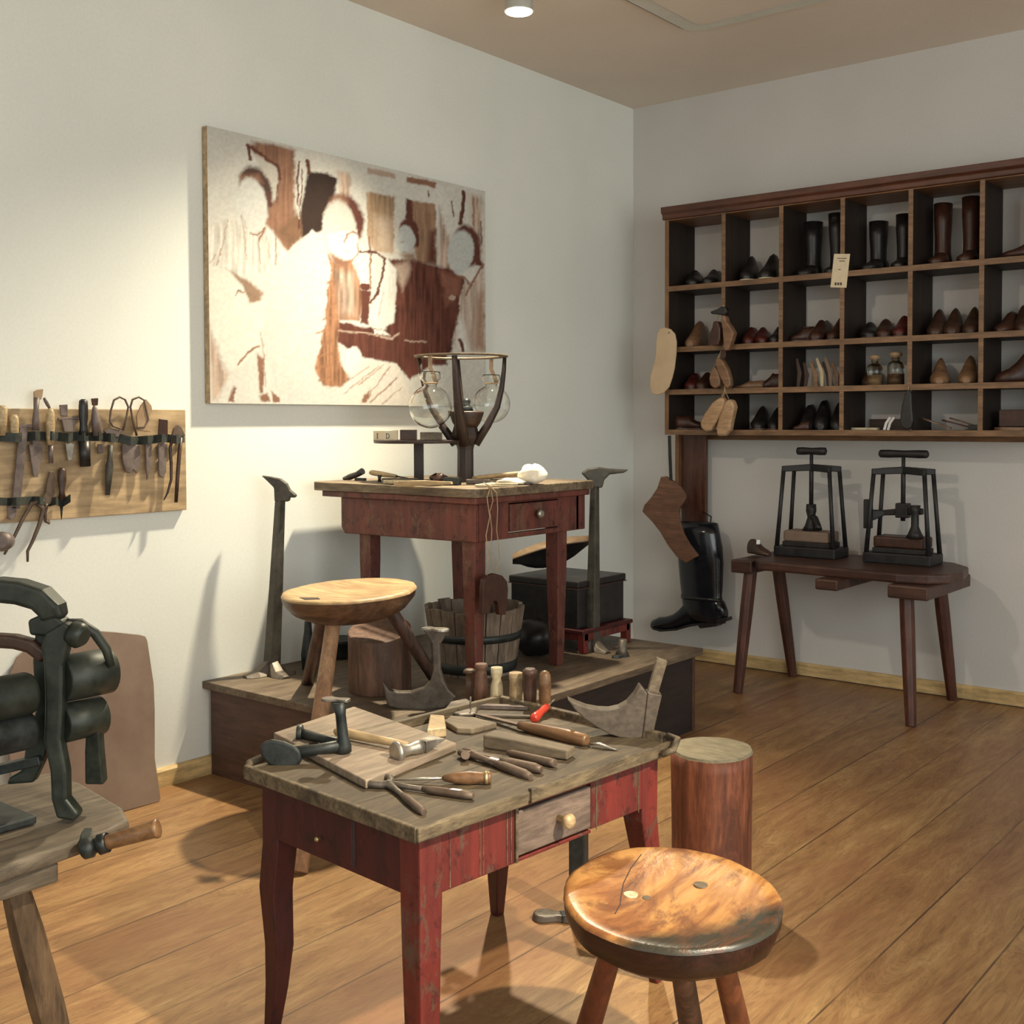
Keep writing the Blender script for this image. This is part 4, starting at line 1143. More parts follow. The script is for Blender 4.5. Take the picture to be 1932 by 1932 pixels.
# things in the shadow behind the low stool
P = pz(582, 1262, PT)
t = thing('black_post_last', 'black iron last post half hidden behind the legs of the low stool', 'shoe last', P)
part(t, 'post', MB().rod(P, over(581, 1172, P), [(0, .026), (.3, .030), (.6, .022), (.8, .016), (1, .014)], 12), M['black_iron'])
P = pz(640, 1238, PT)
solo('black_pot', 'flat black lidded pot on the platform behind the low stool', 'pot', MB().rod(P, P + Vector((0, 0, .075)), [(0, .07), (.1, .075), (.8, .078), (.84, .084), (1, .080)], 24), M['black_iron'])

# red footstool with trunk
fs = (.50, .86, -1.70, -1.32)
t = thing('red_footstool', 'small bright red wooden footstool under the black trunk', 'stool', (.68, -1.5, PT))
part(t, 'top', MB().box(.50, .86, -1.72, -1.33, PT + .083, PT + .100), M['red_shade'], .003)
part(t, 'rail', MB().box(.835, .855, -1.70, -1.35, PT + .052, PT + .083), M['red'], .002)
part(t, 'rail', MB().box(.51, .855, -1.70, -1.68, PT + .052, PT + .083), M['red'], .002)
for x, y in ((.52, -1.69), (.835, -1.69), (.52, -1.36), (.835, -1.36)):
    part(t, 'leg', MB().box(x - .014, x + .02, y - .014, y + .02, PT, PT + .083), M['red'], .002)
t = thing('travel_chest', 'black trunk with plain lid resting on the red footstool', 'trunk', (.66, -1.53, PT + .10))
TB, TT = PT + .101, PT + .305
part(t, 'body', MB().box(.455, .82, -1.70, -1.345, TB, TT - .03), M['black_leather'], .004)
part(t, 'lid', MB().box(.447, .828, -1.708, -1.337, TT - .03, TT), M['black_leather'], .006)
part(t, 'brass_line', MB().box(.445, .8295, -1.7095, -1.335, TT - .034, TT - .030), M['last_dark'])
t = thing('leather_trough', 'curved tan topped leather trough tilted on the black trunk', 'leather', (.6, -1.55, TT))
C0 = Vector((.60, -1.53, TT))
pts = []
rings_t, rings_b = [], []
aL, aR = over(967, 1052, C0), over(1112, 1018, C0)
for i in range(11):
    f = i / 10; c = aL * (1 - f) + aR * f + Vector((0, 0, .022 * math.sin(math.pi * f)))
    wv = .075 * math.sin(math.pi * min(1, max(0.06, f))) ** .6 + .012
    up_ = []
    for k in range(9):
        s_ = -1 + 2 * k / 8
        up_.append(c + B_ * s_ * wv + Vector((0, 0, -.055 * (1 - s_ * s_) * 0 + .018 * (1 - s_ * s_))))
    rings_t.append(up_)
lo = [[q_ + Vector((0, 0, -.006)) for q_ in reversed(r_)] for r_ in rings_t]
part(t, 'tan_face', MB().loft([a_ + b_ for a_, b_ in zip(rings_t, lo)]), M['tan_leather'])
un = []
for i, r_ in enumerate(rings_t):
    f = i / 10; d_ = .105 * math.sin(math.pi * min(.97, max(.05, f))) ** .7 + .004
    ring = [q_ + Vector((0, 0, -.007)) for q_ in r_]
    c = (r_[0] + r_[-1]) / 2
    low = [c + (q_ - c) * .8 + Vector((0, 0, -.01 - d_ * (1 - (2 * k / 8 - 1) ** 2) ** .5)) for k, q_ in enumerate(r_)]
    un.append(ring + list(reversed(low)))
part(t, 'dark_underside', MB().loft(un), M['black_leather'], label='black leather underside')
P = Vector((.70, -1.84, PT))
solo('leather_bundle', 'round dark leather bundle on the platform beside the wooden tub', 'bundle', MB().ball(P + Vector((0, 0, .075)), .115, .10, .076, 24, 14, 3, .05), M['black_leather'])

# black iron stand on the floor under the table
P = pz(1058, 1738, 0)
t = thing('floor_shoe_stand', 'black iron shoe stand on the floor behind the round stool', 'last stand', P)
part(t, 'base', sole(MB(), P + R_ * .045, .125, .062, -R_ - B_ * .15, (0, 0, 1), .020, .9), M['grey_iron'], .004)
pp = pz(1092, 1735, 0)
part(t, 'post', MB().box(-.022, .022, -.022, .022, 0.0, .30).xf(Matrix.Translation(pp) @ Matrix.Rotation(math.radians(20), 4, 'Z')), M['black_iron'], .003)
part(t, 'bridge', MB().bar([P + Vector((0, 0, .012)), pp + Vector((0, 0, .012))], .035, .02), M['black_iron'], .002)


# ---------------------------------------------------------------- things on the cobbler table
def rt(px, y, h=0.0):
    P = pyy(px, 885, y); return Vector((P.x, P.y, ZT + h))


G = rt(878, -2.14)
g_ = lambda px, py: over(px, py, G)
t = thing('globe_lamp_stand', 'dark wooden cobbler globe stand with ring, four curved arms and glass globes', 'lamp stand', G)
col_bot = G; col_top = g_(878, 835)
part(t, 'column', MB().rod(col_bot, g_(878, 800), [(0, .036), (.05, .034), (.55, .033), (.62, .036), (.75, .055), (.8, .058), (1, .045)], 8, False), M['stand_wood'], .002)
RC = g_(870, 674); RR = 88 * mpp(G)
rings = []
for r0, z0_ in ((RR, 0), (RR + .002, .007), (RR - .028, .008), (RR - .030, 0)):
    rings.append([RC + Vector((r0 * math.cos(2 * math.pi * k / 48), r0 * math.sin(2 * math.pi * k / 48), z0_)) for k in range(48)])
part(t, 'ring', MB().loft(rings, True, False, True), M['rt_top'], label='pale wooden ring on top of the arms')
for ang in (2, 96, 191, 262):
    d = (R_ * math.cos(math.radians(ang)) + B_ * math.sin(math.radians(ang)))
    pts = []
    for rr_, yy in ((.22, 838), (.50, 802), (.72, 768), (.83, 735), (.90, 700), (.93, 675)):
        z = g_(878, yy).z; base = (G if yy > 700 else RC); cx_ = G.lerp(Vector((RC.x, RC.y, G.z)), (838 - yy) / 163)
        pts.append(Vector((cx_.x, cx_.y, 0)) + d * RR * rr_ + Vector((0, 0, z)))
    part(t, 'arm', MB().tube(pts, [.026, .023, .019, .016, .013, .011], 8, .7), M['stand_wood'])
LP = g_(880, 800)
part(t, 'lamp_dish', MB().rod(g_(880, 806), g_(880, 776), [(0, .045), (.3, .058), (.9, .072), (1, .070)], 20), M['last_dark'])
part(t, 'lamp_burner', MB().rod(g_(880, 776), g_(880, 752), [(0, .03), (.4, .022), (.5, .014), (.8, .018), (1, .010)], 14), M['black_iron'])
# tray with post
TC = G - R_ * 88 * mpp(G) + B_ * .0
tz = over(790, 833, TC).z
TC = over(790, 833, G); TC.z = 0
part(t, 'tray', MB().rod(Vector((TC.x, TC.y, tz - .006)), Vector((TC.x, TC.y, tz + .006)), [(0, 84 * mpp(G)), (1, 85 * mpp(G))], 40), M['stand_wood'], .002)
part(t, 'tray_post', MB().box(-.019, .019, -.019, .019, ZT, tz - .006).xf(Matrix.Translation((TC.x, TC.y, 0)) @ Matrix.Rotation(math.radians(39), 4, 'Z')), M['stand_wood'], .002)


def globe(px, py, r, nx_p, ny_p, deep, lab, ringpx):
    c = over(px, py, G) + B_ * deep
    t = thing('glass_globe', lab, 'glass globe', (c.x, c.y, c.z - r), 'water globes hung from the lamp stand')
    prof = []
    for i in range(15):
        th = math.pi * (1 - i / 15.6); prof.append((r * math.sin(th) if i else .001, -r * -math.cos(th) if False else r * math.cos(th)))
    rings = []
    zt = over(nx_p, ny_p, c).z - c.z
    full = prof + [(r * .30, r * .98), (r * .28, r * 1.1), (r * .50, r * 1.32), (r * .46, zt - .006), (r * .16, zt)]
    full = full[:-1] + [(r * .43, zt - .002), (r * .42, zt - .008), (r * .46, r * 1.32), (r * .26, r * 1.1), (r * .27, r * .97)] + [(max(.001, q_ - .0022), z_ * .955) for q_, z_ in reversed(prof)]
    for rr_, z in full:
        rings.append([c + Vector((rr_ * math.cos(2 * math.pi * k / 32), rr_ * math.sin(2 * math.pi * k / 32), z)) for k in range(32)])
    part(t, 'globe', MB().loft(rings), M['glass'])
    top = Vector((c.x, c.y, RC.z + .006))
    nk = c + Vector((0, 0, r * 1.08))
    part(t, 'strap', MB().bar([top, nk * .45 + top * .55, nk + R_ * r * .30], .017, .003, up=B_), M['tan_leather'], label='tan leather hanging strap')
    rg_ = [[nk + Vector((q_ * math.cos(2 * math.pi * k / 20), q_ * math.sin(2 * math.pi * k / 20), z_)) for k in range(20)] for q_, z_ in ((r * .31, -.004), (r * .36, 0), (r * .31, .004))]
    part(t, 'neck_band', MB().loft(rg_, True, False, True), M['string'])
    return t


mp_ = mpp(G)
globe(815, 768, 40 * mp_, 808, 700, .090, 'large clear glass globe hanging on the left of the lamp stand', 818)
globe(926, 762, 37 * mp_, 924, 706, -.130, 'clear glass globe hanging on the right behind the curved arm', 912)


def on_tray(px, d=0.0): q_ = over(px, 833, G) + B_ * d; return Vector((q_.x, q_.y, tz + .0062))


# boxes on the tray
a = on_tray(706, .03); b = on_tray(752, .05)
t = thing('lettered_box', 'pale curved box with dark letters at the left end of the small tray', 'box', (a + b) / 2)
hgt = .040
part(t, 'band', MB().prism([a, (a + b) / 2 + B_ * .012, b, b - B_ * .03, a - B_ * .02], (0, 0, hgt)), M['paper'], .002)
fd = ((b - a)).normalized(); fn = fd.cross(Vector((0, 0, 1))).normalized()
if fn.dot(B_) < 0: fn = -fn


def glyph(mb, o, ux, uz, nrm, strokes, wd):
    for s_ in strokes:
        for i in range(len(s_) - 1):
            p0 = o + ux * s_[i][0] + uz * s_[i][1]; p1 = o + ux * s_[i + 1][0] + uz * s_[i + 1][1]
            d_ = (p1 - p0).normalized(); n_ = nrm.cross(d_) * wd / 2
            mb.prism([p0 + n_, p1 + n_, p1 - n_, p0 - n_], nrm * .0008)


mb = MB(); UZ = Vector((0, 0, 1))
g0 = a + (b - a) * .12 + B_ * .0065; glyph(mb, g0, fd, UZ, fn, [[(.006, .008), (.006, .027)], [(.003, .009), (.009, .009)], [(.003, .027), (.009, .027)]], .0022)
mb2 = MB(); g1 = a + (b - a) * .56 + B_ * .0105
glyph(mb2, g1, fd, UZ, fn, [[(0, .008), (0, .027)], [(-.002, .008), (.006, .008), (.011, .012), (.012, .018), (.010, .024), (.006, .027), (-.002, .027)]], .0024)
part(t, 'letter', mb, M['ink']); part(t, 'letter', mb2, M['ink'])
a = on_tray(756, .03); b = on_tray(786, .03)
solo('dark_box', 'dark square box in the middle of the small tray', 'box', MB().prism([a, b, b - B_ * .06, a - B_ * .06], (0, 0, .042)), M['last_dark'], bev=.002)
a = on_tray(794, .04); b = on_tray(834, .03)
solo('low_box', 'low grey wooden box on the right of the small tray', 'box', MB().prism([a, b, b - B_ * .05, a - B_ * .05], (0, 0, .032)), M['grey_wood'], bev=.002)
q_ = on_tray(768, -.045)

# small things lying on the table top
a = rt(655, -2.25); b = rt(686, -2.32)
t = thing('black_burnisher', 'black heel burnisher with raised round end on the left of the cobbler table', 'burnisher', a)
part(t, 'body', MB().tube([rt(648, -2.36, .006), rt(660, -2.36, .014), rt(674, -2.36, .026), rt(684, -2.36, .040)], [.006, .013, .012, .014], 12), M['black_leather'])
part(t, 'iron_foot', MB().bar([rt(672, -2.36, .006), rt(688, -2.36, .006)], .02, .011), M['black_iron'])
t = thing('pale_awl', 'awl with pale wooden handle pointing right on the cobbler table', 'awl', rt(720, -2.3))
part(t, 'handle', MB().rod(rt(699, -2.33, .034), rt(748, -2.33, .022), [(0, .009), (.1, .0115), (.5, .011), (1, .007)], 12), M['tan_wood'])
part(t, 'blade', MB().rod(rt(748, -2.33, .022), rt(785, -2.33, .012), [(0, .004), (1, .001)], 8), M['black_iron'])
solo('small_bottle', 'tiny dark metal post standing on the left side of the cobbler table', 'cap', MB().rod(rt(716, -2.38), rt(716, -2.38, .028), [(0, .008), (.5, .006), (1, .010)], 10), M['black_iron'])
solo('grey_scraper', 'flat grey steel scraper lying behind the pale leather piece', 'scraper', MB().bar([rt(722, -2.40, .014), rt(790, -2.36, .018)], .018, .006), M['grey_iron'], bev=.001)
solo('leather_piece', 'pale wavy leather piece at the front edge of the cobbler table', 'leather', MB().prism([rt(722, -2.49, .002), rt(760, -2.51, .002), rt(812, -2.50, .002), rt(836, -2.44, .002), rt(800, -2.40, .002), rt(745, -2.43, .002)], (0, 0, .014)), M['label_white'] if 0 else M['pale_wood'], bev=.004)
solo('wood_shaving', 'pale flat wooden splint hanging over the front edge of the cobbler table', 'splint', MB().prism([pyy(742, 914, -2.545), pyy(752, 908, -2.545), pyy(806, 907, -2.545), pyy(850, 909, -2.545), pyy(852, 914, -2.545), pyy(800, 917, -2.545), pyy(750, 919, -2.545)], (0, .010, 0)), M['tan_wood'], bev=.001)
solo('dark_tin', 'dark square tin lid in front of the globe lamp column', 'tin', MB().bar([rt(838, -2.40, .016), rt(868, -2.37, .016)], .05, .030), M['black_iron'], bev=.003)
solo('crumpled_leather', 'crumpled dark leather scraps left of the globe lamp column', 'leather', MB().ball(rt(828, -2.33, .020), .038, .03, .020, 18, 10, 8, .16), M['brown_leather'])
solo('grey_rag', 'flat grey whetstone lying right of the globe lamp column', 'stone', MB().bar([rt(880, -2.30, .010), rt(925, -2.25, .010)], .03, .018), M['grey_iron'], bev=.003)
solo('paper_strips', 'loose pale leather strips lying in front of the white cloth ball', 'leather', MB().bar([rt(898, -2.44, .006), rt(930, -2.38, .010), rt(975, -2.28, .006)], [.03, .05, .02], [.008, .010, .006]), M['pale_wood'], bev=.002)
solo('wooden_dowel', 'long light orange wooden stick lying towards the white cloth ball', 'stick', MB().rod(rt(884, -2.14, .012), rt(990, -2.02, .034), [(0, .005), (.2, .009), (.8, .0105), (1, .009)], 12), M['tan_wood'])
solo('cloth_ball', 'white fluffy ball of cloth on the right of the cobbler table', 'cloth', MB().ball(rt(1004, -2.16, .038), .058, .05, .038, 28, 16, 5, .10), M['white'])
solo('cloth_scrap', 'thin white cloth scrap spread beside the white ball', 'cloth', MB().ball(rt(965, -2.22, .012), .060, .045, .013, 20, 8, 6, .12), M['white'])
# string with hanging leather soles
K0 = pxx(925, 912, .972)
t = thing('hanging_string', 'knotted string hanging from the front edge of the cobbler table', 'string', K0)
part(t, 'knot', MB().ball(pxx(925, 919, .975), .008, .007, .010, 10, 8, 2, .1), M['string'])
for pts in ([(912, 910), (925, 918), (940, 909)], [(925, 919), (919, 940), (924, 975), (917, 1010), (921, 1050), (918, 1098)], [(926, 919), (930, 945), (924, 965), (928, 1000), (926, 1040), (931, 1065), (932, 1086)], [(926, 919), (937, 930), (939, 960), (937, 1000), (941, 1030), (943, 1055), (936, 1075), (934, 1086)]):
    part(t, 'strand', MB().tube([pxx(x, y, .975) for x, y in pts], .0018, 5), M['string'])
o = [(911, 1158), (912, 1110), (914, 1094), (922, 1086), (934, 1082), (948, 1086), (957, 1097), (959, 1112), (957, 1140), (954, 1160), (943, 1160), (940, 1140), (937, 1134), (932, 1134), (926, 1146), (922, 1158)]
solo('hanging_soles', 'pair of dark leather sole cut-outs hanging on string under the cobbler table', 'leather', MB().prism([pxx(x, y, .985) for x, y in o], (-.02, 0, 0)), M['brown_leather'], bev=.002)

# ---------------------------------------------------------------- tool board on the left wall
BX = 0.022
def wl(px, py, x=0.045): return pxx(px, py, x)


b0 = wl(352.5, 962, BX); b1 = wl(353, 773, BX)
t = thing('tool_board', 'light wooden board with black leather straps holding old tools on the left wall', 'board', (0, -3.5, b0.z))
part(t, 'board', MB().box(.002, BX, -4.45, b0.y, b0.z, b1.z), M['toolboard'], .002)


def strap(pts, w_):
    mb = MB(); a_ = []
    for i, (x, y) in enumerate(pts):
        a_.append(wl(x, y, BX + (.010 if i % 2 else .042)))
    return mb.bar(a_, .003, w_, up=(1, 0, 0)) if False else mb.loft([[p_ + Vector((0, 0, -w_ / 2)), p_ + Vector((.004, 0, -w_ / 2)), p_ + Vector((.004, 0, w_ / 2)), p_ + Vector((0, 0, w_ / 2))] for p_ in a_], False)


part(t, 'strap', strap([(-60, 822), (-40, 822), (-20, 823), (0, 824), (28, 826), (50, 824), (66, 822), (82, 823), (97, 822), (112, 824), (128, 826), (142, 823), (158, 824), (174, 824), (186, 824), (196, 825), (208, 826), (224, 826), (246, 832), (262, 831), (278, 830), (290, 829), (304, 827), (316, 827), (332, 830), (347, 827)], .030), M['strap'])
part(t, 'strap', strap([(-60, 945), (-30, 946), (0, 946), (16, 947), (30, 946), (60, 944), (74, 944), (92, 948), (104, 945), (116, 950), (132, 940)], .026), M['strap'])


TOOLN = [0]


def wtool(nm, lab, cat, parts_):
    """parts_: (part_name, kind, data, material)"""
    objs = []
    x0 = wl(parts_[0][2][0][0], parts_[0][2][0][1])
    t = thing(nm, lab, cat, x0, None)
    for pn, kd, dt, mt in parts_:
        if kd == 'rod':
            (ax_, ay_), (bx_, by_), prof = dt[0], dt[1], dt[2]
            a_ = wl(ax_, ay_, .05); b_ = wl(bx_, by_, .05)
            s_ = mpp(a_)
            part(t, pn, MB().rod(a_, b_, [(q, r * s_) for q, r in prof], 12, flat=.8), M[mt])
        elif kd == 'flat':
            part(t, pn, MB().prism([wl(x, y, .043) for x, y in dt], (.007, 0, 0)), M[mt], .0015, 1)
        elif kd == 'tube':
            s_ = mpp(wl(*dt[0][:2]))
            part(t, pn, MB().tube([wl(q[0], q[1], .05) for q in dt], [q[2] * s_ for q in dt], 8), M[mt])
    return t


HP = [(0, 5), (.08, 8), (.3, 9), (.6, 8), (.85, 6), (1, 6)]
wtool('bristle_brush', 'brush with flared tan tip standing in the strap, left part of the tool board', 'brush', [('bristles', 'flat', [(63, 752), (62, 739), (70, 735), (80, 734), (79, 745), (76, 754)], 'tan_leather'), ('shaft', 'rod', [(69, 750), (67, 812), [(0, 6), (.4, 5), (.7, 7), (1, 7)]], 'tool_grey')])
wtool('wide_file', 'broad grey file hanging below the strap under the brush', 'file', [('blade', 'flat', [(53, 838), (80, 838), (76, 870), (70, 900), (62, 900), (57, 870)], 'tool_grey'), ('tang', 'flat', [(60, 815), (72, 815), (72, 840), (60, 840)], 'tool_grey')])
wtool('tan_handled_awl', 'tool with rounded yellow handle and bent dark tip in the strap', 'awl', [('handle', 'rod', [(95, 770), (95, 840), [(0, 4), (.1, 7), (.4, 9), (.8, 8), (1, 6)]], 'tan_wood'), ('tip', 'rod', [(83, 751), (94, 771), [(0, 3), (.3, 4), (.7, 4), (1, 2.5)]], 'tool_grey'), ('shank', 'rod', [(96, 838), (96, 874), [(0, 5), (1, 4.5)]], 'tool_grey')])
wtool('marking_plane', 'small grey plane with cross bar above the strap', 'plane', [('block', 'flat', [(111, 764), (126, 763), (126, 785), (113, 785)], 'tool_grey'), ('cross_bar', 'flat', [(108, 788), (148, 786), (148, 791), (108, 793)], 'tool_grey'), ('body', 'flat', [(115, 792), (142, 791), (136, 815), (120, 815)], 'tool_grey'), ('blade', 'flat', [(122, 836), (139, 836), (135, 868), (127, 870)], 'steel')])
wtool('black_handled_tool', 'thick glossy black handled tool in the middle of the tool board', 'tool', [('handle', 'rod', [(157, 753), (158, 820), [(0, 4), (.05, 8), (.2, 9), (.5, 9), (.7, 7), (.85, 8), (1, 10)]], 'black_leather'), ('sheath', 'rod', [(159, 832), (161, 880), [(0, 11), (1, 10.5)]], 'black_leather')])
wtool('knobbed_awl', 'awl with square brown knob and tapered grey body in the strap', 'awl', [('knob', 'flat', [(171, 752), (184, 751), (183, 765), (173, 765)], 'brown_leather'), ('body', 'rod', [(178, 765), (183, 822), [(0, 2.5), (.1, 5), (.5, 9), (1, 9)]], 'tool_grey'), ('foot', 'flat', [(183, 838), (192, 838), (194, 855), (184, 856)], 'tool_grey')])
wtool('dark_handled_knife', 'knife with long dark handle hanging point up through the strap', 'knife', [('handle', 'rod', [(209, 840), (203, 934), [(0, 5), (.25, 5), (.4, 7.5), (.6, 7), (1, 4.5)]], 'stand_iron'), ('blade', 'flat', [(194, 813), (206, 808), (228, 812), (222, 824), (206, 825)], 'tool_grey')])
wtool('loop_shears', 'large shears with two round wire loop handles on the tool board', 'shears', [('loop', 'tube', [(232, 812, 2.2), (238, 790, 2), (242, 768, 2), (236, 754, 2), (226, 749, 2), (215, 755, 2), (209, 775, 2), (207, 795, 2), (213, 804, 2), (228, 809, 2)], 'rusty'), ('loop', 'tube', [(258, 822, 2.2), (250, 790, 2), (246, 768, 2), (250, 754, 2), (262, 749, 2), (272, 755, 2), (276, 775, 2), (280, 792, 2), (272, 806, 2), (256, 808, 2)], 'rusty'), ('blade', 'flat', [(229, 838), (262, 840), (264, 870), (256, 893), (250, 885), (244, 893), (236, 890), (230, 870)], 'tool_grey')])
wtool('leather_scrap', 'folded tan leather scrap stuck behind the shears', 'leather', [('scrap', 'flat', [(258, 812), (256, 785), (264, 765), (274, 753), (284, 765), (286, 776), (278, 790), (283, 815)], 'tan_leather')])
wtool('narrow_knife', 'narrow brown blade hanging to the right of the shears', 'knife', [('blade', 'flat', [(273, 836), (284, 836), (284, 880), (276, 906), (274, 880)], 'tool_grey')])
wtool('flat_rasp', 'flat reddish rasp with dark edge near the right end of the strap', 'rasp', [('blade', 'flat', [(297, 836), (313, 836), (312, 890), (305, 902), (298, 896)], 'tool_grey'), ('top', 'flat', [(297, 820), (299, 790), (315, 792), (315, 820)], 'brown_leather')])
wtool('long_pliers', 'rusty pliers with long curved arms at the right end of the board', 'pliers', [('jaws', 'flat', [(322, 822), (326, 808), (334, 801), (341, 806), (348, 822)], 'rusty'), ('arm', 'tube', [(326, 826, 3), (321, 845, 3), (323, 875, 3), (323, 905, 2.6), (316, 930, 2), (309, 944, 1)], 'last_dark'), ('arm', 'tube', [(341, 826, 4), (338, 860, 3.8), (335, 900, 3.8), (332, 948, 3.4)], 'last_dark')])
wtool('long_hammer', 'long grey hammer hanging at the left of the tool board', 'hammer', [('head', 'flat', [(34, 802), (72, 800), (72, 806), (34, 808)], 'tool_grey'), ('shaft', 'flat', [(36, 806), (52, 806), (46, 860), (36, 960), (20, 960), (30, 860)], 'tool_grey')])
wtool('pale_pestle', 'pale wooden handle at the left edge of the tool board', 'handle', [('handle', 'rod', [(5, 765), (4, 822), [(0, 5), (.1, 9), (.5, 9), (1, 6)]], 'tan_wood')])
wtool('short_yellow_tool', 'short yellow handle just above the strap near the long hammer', 'handle', [('handle', 'rod', [(26, 782), (28, 824), [(0, 6), (.2, 9), (.8, 8), (1, 5)]], 'tan_wood')])
wtool('long_nippers', 'large nippers with two long splayed arms reaching below the tool board', 'nippers', [('head', 'flat', [(84, 930), (88, 905), (92, 890), (100, 890), (103, 905), (102, 930), (94, 950), (80, 958), (72, 948)], 'rusty'), ('arm', 'tube', [(82, 945, 4), (60, 950, 4), (45, 975, 3.6), (28, 1010, 3.2), (8, 1046, 2.4)], 'rusty'), ('arm', 'tube', [(66, 945, 4), (82, 960, 5), (74, 990, 4), (62, 1020, 3.4), (52, 1040, 3), (52, 1060, 2.2)], 'rusty')])
wtool('dark_awl', 'small awl with dark bulb handle in the lower strap', 'awl', [('handle', 'rod', [(117, 882), (117, 942), [(0, 4), (.1, 8), (.4, 8.5), (.75, 5), (1, 8)]], 'last_dark'), ('shank', 'rod', [(116, 955), (116, 980), [(0, 3), (.5, 2), (1, .8)]], 'black_iron')])
wtool('curved_hook', 'small rusty hook hanging under the lower strap', 'hook', [('hook', 'tube', [(88, 950, 4), (85, 968, 3), (86, 984, 3), (92, 987, 3), (94, 981, 2)], 'rusty')])
wtool('small_scraper', 'short grey scraper hanging under the left end of the lower strap', 'scraper', [('blade', 'flat', [(12, 955), (30, 955), (28, 975), (20, 982), (13, 976)], 'tool_grey')])
t = thing('turned_peg', 'grey turned wooden knob on the wall at the left frame edge', 'knob', (0, wl(10, 1022).y, wl(10, 1022).z))
a_ = pxx(20, 1020, .001); part(t, 'knob', MB().rod(a_, pxx(2, 1022, .13), [(0, .010), (.25, .012), (.5, .028), (.9, .032), (1, .02)], 16), M['tool_grey'])

# ---------------------------------------------------------------- leather sheet leaning at the left wall
o = [(150, 1188), (215, 1193), (262, 1198), (272, 1201), (276, 1209), (282, 1250), (288, 1290), (290, 1340), (290, 1385), (290, 1430), (296, 1470), (301, 1508), (296, 1517), (270, 1525), (222, 1534), (180, 1538), (60, 1560), (20, 1480), (5, 1300), (30, 1240), (60, 1215)]
P0 = pz(222, 1534, 0); P1 = pxx(270, 1199, .012)
ydir = Vector((0, 1, 0)); nrm = ydir.cross((P1 - P0)).normalized()
mb = MB().prism([pix(x, y, P0, nrm) for x, y in o], nrm * (.008 if nrm.x > 0 else -.008))
zmin = min(q_.z for q_ in mb.v)
for q_ in mb.v:
    q_.z = max(q_.z, 0.001)
solo('leather_sheet', 'large brown sheet of sole leather leaning against the left wall', 'leather', mb, M['hide'], bev=.002)

# ---------------------------------------------------------------- machine bench on the left
BZ = .50
t = thing('machine_bench', 'rough grey plank bench carrying the iron machine at the left edge', 'bench', (1.3, -4.6, 0))
o = [(1.19, -4.225), (1.42, -4.262), (1.505, -4.300), (1.525, -4.36), (1.548, -4.60), (1.60, -5.2), (1.08, -5.2), (1.05, -4.6), (1.05, -4.23)]
part(t, 'top', MB().prism([(x, y, BZ - .034) for x, y in o], (0, 0, .034)), M['bench_grey'], .011, 4)
part(t, 'batten', MB().box(1.12, 1.52, -4.66, -4.47, BZ - .080, BZ - .034), M['bench_grey'], .008)
lt = pz(82, 1640, BZ - .07); lf = pz(112, 1990, 0)
for a_, c_ in ((Vector((1.425, -4.52, BZ - .08)), lf), (Vector((1.14, -4.52, BZ - .08)), Vector((1.07, -4.46, 0))), (Vector((1.5, -5.1, BZ - .05)), Vector((1.55, -5.15, 0))), (Vector((1.14, -5.1, BZ - .05)), Vector((1.09, -5.15, 0)))):
    part(t, 'leg', MB().rod(a_, c_, [(0, .026), (.3, .034), (.7, .036), (1, .033)], 9, False), M['bench_leg'], .003)
HB = Vector((1.605, -4.405, .40))
ha, hb_ = over(158, 1602, HB), over(300, 1562, HB)
inn = ha + (ha - hb_) * .55
part(t, 'screw_spindle', MB().rod(ha - (hb_ - ha) * .02, ha + (hb_ - ha) * .32, [(0, .016), (.08, .021), (.38, .021), (.44, .015), (.62, .015), (.68, .021), (1, .020)], 16), M['black_iron'])
part(t, 'screw_bracket', MB().bar([ha + (hb_ - ha) * .04, ha + (hb_ - ha) * .04 - B_ * .05 - R_ * .02, ha - B_ * .11 - R_ * .03, Vector(((ha - B_ * .12).x, (ha - B_ * .12).y, BZ - .034))], .024, .020), M['black_iron'], .003)
part(t, 'screw_handle', MB().rod(ha + (hb_ - ha) * .28, hb_, [(0, .013), (.05, .015), (.5, .0165), (.9, .0175), (.93, .0195), (.98, .0195), (1, .015)], 18), M['handle'])

# machine
Mo = Vector((1.36, -4.42, BZ))
t = thing('rolling_machine', 'dark green cast iron leather rolling machine on the grey bench', 'machine', Mo)
m_ = lambda px, py, d=0.0: over(px, py, Mo) + B_ * d


def frame_side(dy):
    mb = MB()
    sh = Vector((0, dy, 0))
    o = [(96, 1190), (130, 1170), (150, 1180), (137, 1215), (128, 1250), (127, 1330), (124, 1390), (135, 1450), (136, 1500), (158, 1528), (150, 1542), (116, 1536), (106, 1500), (104, 1450), (92, 1390), (94, 1330), (92, 1250), (86, 1215)]
    mb.prism([m_(x, y, .03) + sh for x, y in o], -B_ * .035)
    o2 = [(66, 1180), (96, 1190), (104, 1250), (98, 1300), (96, 1390), (80, 1440), (62, 1478), (10, 1482), (16, 1468), (40, 1455), (48, 1400), (66, 1340), (60, 1250)]
    mb.prism([m_(x, y, .0) + sh for x, y in o2], -B_ * .03)
    mb.prism([m_(x, y, .02) + sh for x, y in ((58, 1168), (104, 1148), (112, 1160), (128, 1172), (110, 1200), (62, 1196))], -B_ * .045)
    return mb


part(t, 'side_frame', frame_side(0), M['green_iron'], .007, 3)
part(t, 'side_frame', frame_side(-.42), M['green_iron'], .007, 3)
part(t, 'rear_leg', MB().bar([m_(163, 1385, -.05), m_(160, 1430, -.06), m_(160, 1495, -.07)], [.030, .036, .042], .03, up=B_), M['green_iron'], .005)
fy = m_(0, 1300).y


